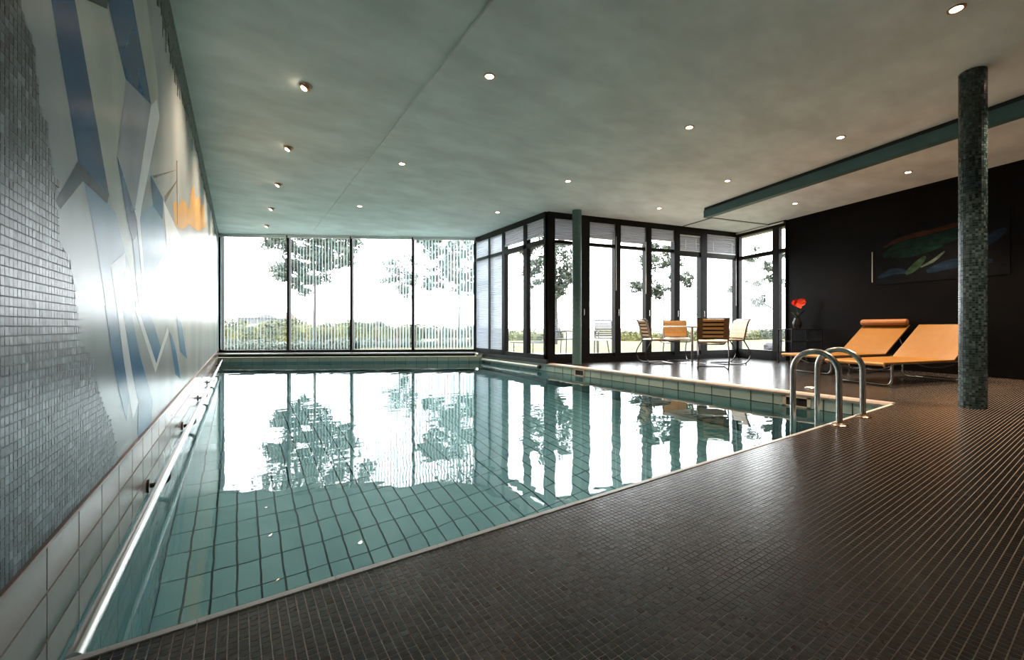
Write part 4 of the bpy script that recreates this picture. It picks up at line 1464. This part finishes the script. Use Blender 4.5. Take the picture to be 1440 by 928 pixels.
tree(442, 20, [(392, 340, 20), (425, 335, 26), (460, 325, 24), (398, 378, 17), (430, 372, 22), (448, 365, 20), (425, 398, 15), (470, 348, 17), (492, 364, 15), (440, 300, 36), (400, 290, 30), (480, 300, 28)],
     'big leafy tree with a thin straight trunk behind the left far panes', per=800, leaf=0.11)
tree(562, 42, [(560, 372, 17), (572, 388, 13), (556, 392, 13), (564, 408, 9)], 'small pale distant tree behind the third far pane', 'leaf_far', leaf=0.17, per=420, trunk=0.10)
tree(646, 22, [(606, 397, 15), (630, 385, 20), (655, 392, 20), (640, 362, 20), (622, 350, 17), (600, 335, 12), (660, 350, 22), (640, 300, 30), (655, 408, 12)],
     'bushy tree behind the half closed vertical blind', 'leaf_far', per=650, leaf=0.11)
tree(782, 19, [(748, 392, 14), (757, 370, 16), (775, 398, 15), (790, 380, 17), (795, 352, 18), (770, 350, 15), (805, 395, 14), (745, 352, 10), (785, 408, 12)],
     'leafy tree seen through the glass corner behind the slender column', per=520, leaf=0.085)
tree(933, 22, [(902, 398, 13), (908, 372, 13), (925, 365, 15), (940, 372, 14), (930, 408, 10), (958, 392, 14), (916, 350, 12), (945, 352, 12), (925, 412, 9), (968, 396, 8), (893, 404, 7)],
     'airy young tree on the lawn behind the tan chairs', per=340, leaf=0.085, trunk=0.045)
tree(1098, 18, [(1058, 366, 9), (1072, 374, 9), (1066, 396, 7), (1082, 392, 8), (1062, 421, 6), (1072, 426, 6), (1030, 406, 5), (1095, 360, 9), (1100, 395, 8)],
     'sparse tree branches outside the narrow corner window', per=150, leaf=0.085, trunk=0.06)


def hedge(p, q, wid, h, label, m, cat='hedge', n=2600, leaf=0.06, group=None, wob=0.12):
    p, q = Vector(p), Vector(q)
    L = (q - p).length
    d = (q - p) / L
    t = empty('garden_hedge', (p.x, p.y, -0.06), math.atan2(d.y, d.x), label, cat, group)
    k = 14
    tops = [h * (0.86 + 0.05 * math.sin(3.1 * i) + 0.05 * math.sin(7.7 * i + 1)) for i in range(k + 1)]
    vs, fs = [], []
    for i in range(k + 1):
        x = L * i / k
        vs += [(x, -wid * 0.42, 0), (x, -wid * 0.38, tops[i] * 0.8), (x, 0, tops[i] * 0.94), (x, wid * 0.38, tops[i] * 0.8), (x, wid * 0.42, 0)]
    for i in range(k):
        for j in range(4):
            fs.append((5 * i + j, 5 * i + 5 + j, 5 * i + 6 + j, 5 * i + 1 + j))
    mesh('branches', vs, fs, M[m], t)
    x = rng.uniform(0, L, n)
    a = rng.uniform(0, 1, n)
    hh = h * (0.95 + wob * np.sin(x * 1.9) + wob * 0.6 * np.sin(x * 4.3 + 1) + rng.normal(0, wob * 0.35, n))
    ang = a * PI
    y = -np.cos(ang) * wid * 0.5
    z = np.minimum(np.sin(ang) * 1.35, 1) * hh * rng.uniform(0.55, 1.0, n)
    leaves_mesh('foliage', np.stack([x, y, z], 1), leaf, M[m], t)
    return t


hedge(P(290, 21), P(494, 21), 1.0, 1.08, 'yellow green hedge behind the two left far panes', 'hedge', n=5200, leaf=0.075, group='garden hedges')
hedge(P(496, 24), P(590, 26), 1.0, 0.98, 'hedge behind the third far pane', 'hedge', n=2600, leaf=0.08, group='garden hedges')
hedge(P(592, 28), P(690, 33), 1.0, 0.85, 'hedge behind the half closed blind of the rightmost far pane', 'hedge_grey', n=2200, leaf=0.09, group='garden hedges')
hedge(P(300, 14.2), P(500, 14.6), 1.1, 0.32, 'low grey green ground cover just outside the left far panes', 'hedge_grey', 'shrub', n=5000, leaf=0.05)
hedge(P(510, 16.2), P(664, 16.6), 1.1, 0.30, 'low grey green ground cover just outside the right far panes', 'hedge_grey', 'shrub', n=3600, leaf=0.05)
hedge(P(700, 24), P(790, 25), 0.9, 0.52, 'low clipped hedge behind the bay panes', 'hedge', n=1800, leaf=0.07, group='garden hedges')
hedge(P(868, 24), P(1000, 24), 0.9, 0.48, 'low clipped hedge behind the tan chairs', 'hedge', n=2600, leaf=0.07, group='garden hedges')
hedge(P(1002, 25), P(1062, 26), 1.0, 0.58, 'rounded green hedge piece right of the dining chairs', 'hedge', n=1500, leaf=0.07, group='garden hedges')
hedge(P(1066, 27), P(1130, 27), 1.0, 0.62, 'reddish grey hedge piece outside the narrow corner window', 'hedge_grey', n=1700, leaf=0.07, group='garden hedges')
bo = bmesh.new()
bmesh.ops.create_icosphere(bo, subdivisions=2, radius=0.22)
for vv in bo.verts:
    vv.co *= 1 + 0.16 * math.sin(5 * vv.co.x * 9 + 3 * vv.co.y * 7) * math.cos(vv.co.z * 11)
    vv.co.z *= 0.8
me = bpy.data.meshes.new('garden_boulder')
bo.to_mesh(me)
bo.free()
o = link(bpy.data.objects.new('garden_boulder', me), None, M['stone'])
o.location = P(1084, 12.6, 0.08)
tag(o, 'dark boulder on the lawn outside the narrow corner window', 'boulder')


def patio_chair(loc, rz, label):
    t = empty('patio_chair', loc, rz, label, 'chair', 'patio chairs outside')
    hw = 0.27
    for s in (-1, 1):
        x = s * hw
        MB().tube(fillet([(x, 0.25, 0.0), (x, 0.27, 0.60), (x, -0.22, 0.62), (x, -0.25, 0.0)], 0.05, 5), 0.014, 8).build('arm_frame', M['garden'], t, smooth=True)
        MB().tube([(x * 0.9, -0.18, 0.38), (x * 0.9, -0.34, 0.95)], 0.012, 8).build('back_post', M['garden'], t, smooth=True)
    MB().box(-hw + 0.02, hw - 0.02, -0.22, 0.26, 0.39, 0.42).build('seat', M['garden'], t)
    mb = MB()
    for i in range(9):
        z = 0.46 + 0.055 * i
        y = -0.20 - 0.14 * (z - 0.4) / 0.55
        mb.box(-hw + 0.03, hw - 0.03, y - 0.008, y + 0.006, z, z + 0.038)
    mb.build('back_slats', M['garden'], t)
    return t


def patio_lounger(loc, rz, label):
    t = empty('patio_lounger', loc, rz, label, 'sun lounger', None)
    for s in (-1, 1):
        MB().tube(spline([(s * 0.3, 0.95, 0.30), (s * 0.3, 0.2, 0.26), (s * 0.3, -0.15, 0.30), (s * 0.3, -0.75, 0.72)], 6), 0.014, 8).build('side_rail', M['garden'], t, smooth=True)
        for y in (0.75, -0.1):
            MB().tube([(s * 0.3, y, 0.0), (s * 0.3, y, 0.28)], 0.014, 8).build('leg', M['garden'], t, smooth=True)
    for i in range(16):
        y = 0.92 - 0.105 * i
        z = np.interp(-y, [-0.95, -0.2, 0.15, 0.75], [0.30, 0.26, 0.30, 0.72])
        MB().box(-0.3, 0.3, y - 0.04, y + 0.04, z - 0.006, z + 0.006).build('slat', M['garden'], t)
    return t


patio_chair(P(792, 11.3, -0.02), R(200), 'grey patio armchair outside left of the slender column')
patio_chair(P(852, 12.0, -0.02), R(150), 'grey patio armchair outside the first full door pane')
patio_lounger(P(752, 12.6, -0.02), R(120), 'grey slatted patio lounger outside the bay panes')
tt = empty('patio_table', P(838, 11.0, -0.02), R(20), 'low pale patio table outside the first full door pane', 'table')
MB().box(-0.35, 0.35, -0.25, 0.25, 0.38, 0.41).build('table_top', M['white'], tt, bevel=0.006)
for sx in (-1, 1):
    for sy in (-1, 1):
        MB().tube([(sx * 0.34, sy * 0.22, 0.0), (sx * 0.28, sy * 0.18, 0.39)], 0.016, 8).build('leg', M['garden'], tt, smooth=True)


def house(u0, u1, D, z_eave, z_ridge, label, roof='tile_roof', nwin=3):
    a, b = P(u0, D), P(u1, D)
    d = (b - a).normalized()
    L = (b - a).length
    dp = 7.0
    t = empty('far_house', (a.x, a.y, -0.06), math.atan2(d.y, d.x), label, 'house', 'houses beyond the garden')
    MB().box(0, L, 0, dp, 0, z_eave).build('walls', M['house'], t)
    mb = MB()
    e = 0.35
    vs = [(-e, -e, z_eave), (L + e, -e, z_eave), (L + e, dp + e, z_eave), (-e, dp + e, z_eave), (-e, dp / 2, z_ridge), (L + e, dp / 2, z_ridge)]
    mb.add(vs, [(0, 1, 5, 4), (2, 3, 4, 5), (0, 4, 3), (1, 2, 5), (3, 2, 1, 0)])
    mb.build('roof', M[roof], t)
    for i in range(nwin):
        x = L * (i + 0.5) / nwin
        wn = MB().box(x - 0.5, x + 0.5, -0.06, 0.05, z_eave - 1.7, z_eave - 0.5).build('window', M['house_win'], t)
        MB().box(x - 0.42, x + 0.42, -0.08, -0.05, z_eave - 1.62, z_eave - 0.58).build('pane', M['house_win'], wn)
    return t


house(333, 359, 90, 2.7, 3.7, 'pale low house on the horizon behind the leftmost far pane', 'house')
house(376, 398, 125, 3.2, 5.2, 'house with a faint red roof on the horizon left of the big tree')
house(477, 520, 80, 1.5, 2.2, 'long low pale house on the horizon between second and third far panes', 'house', 5)
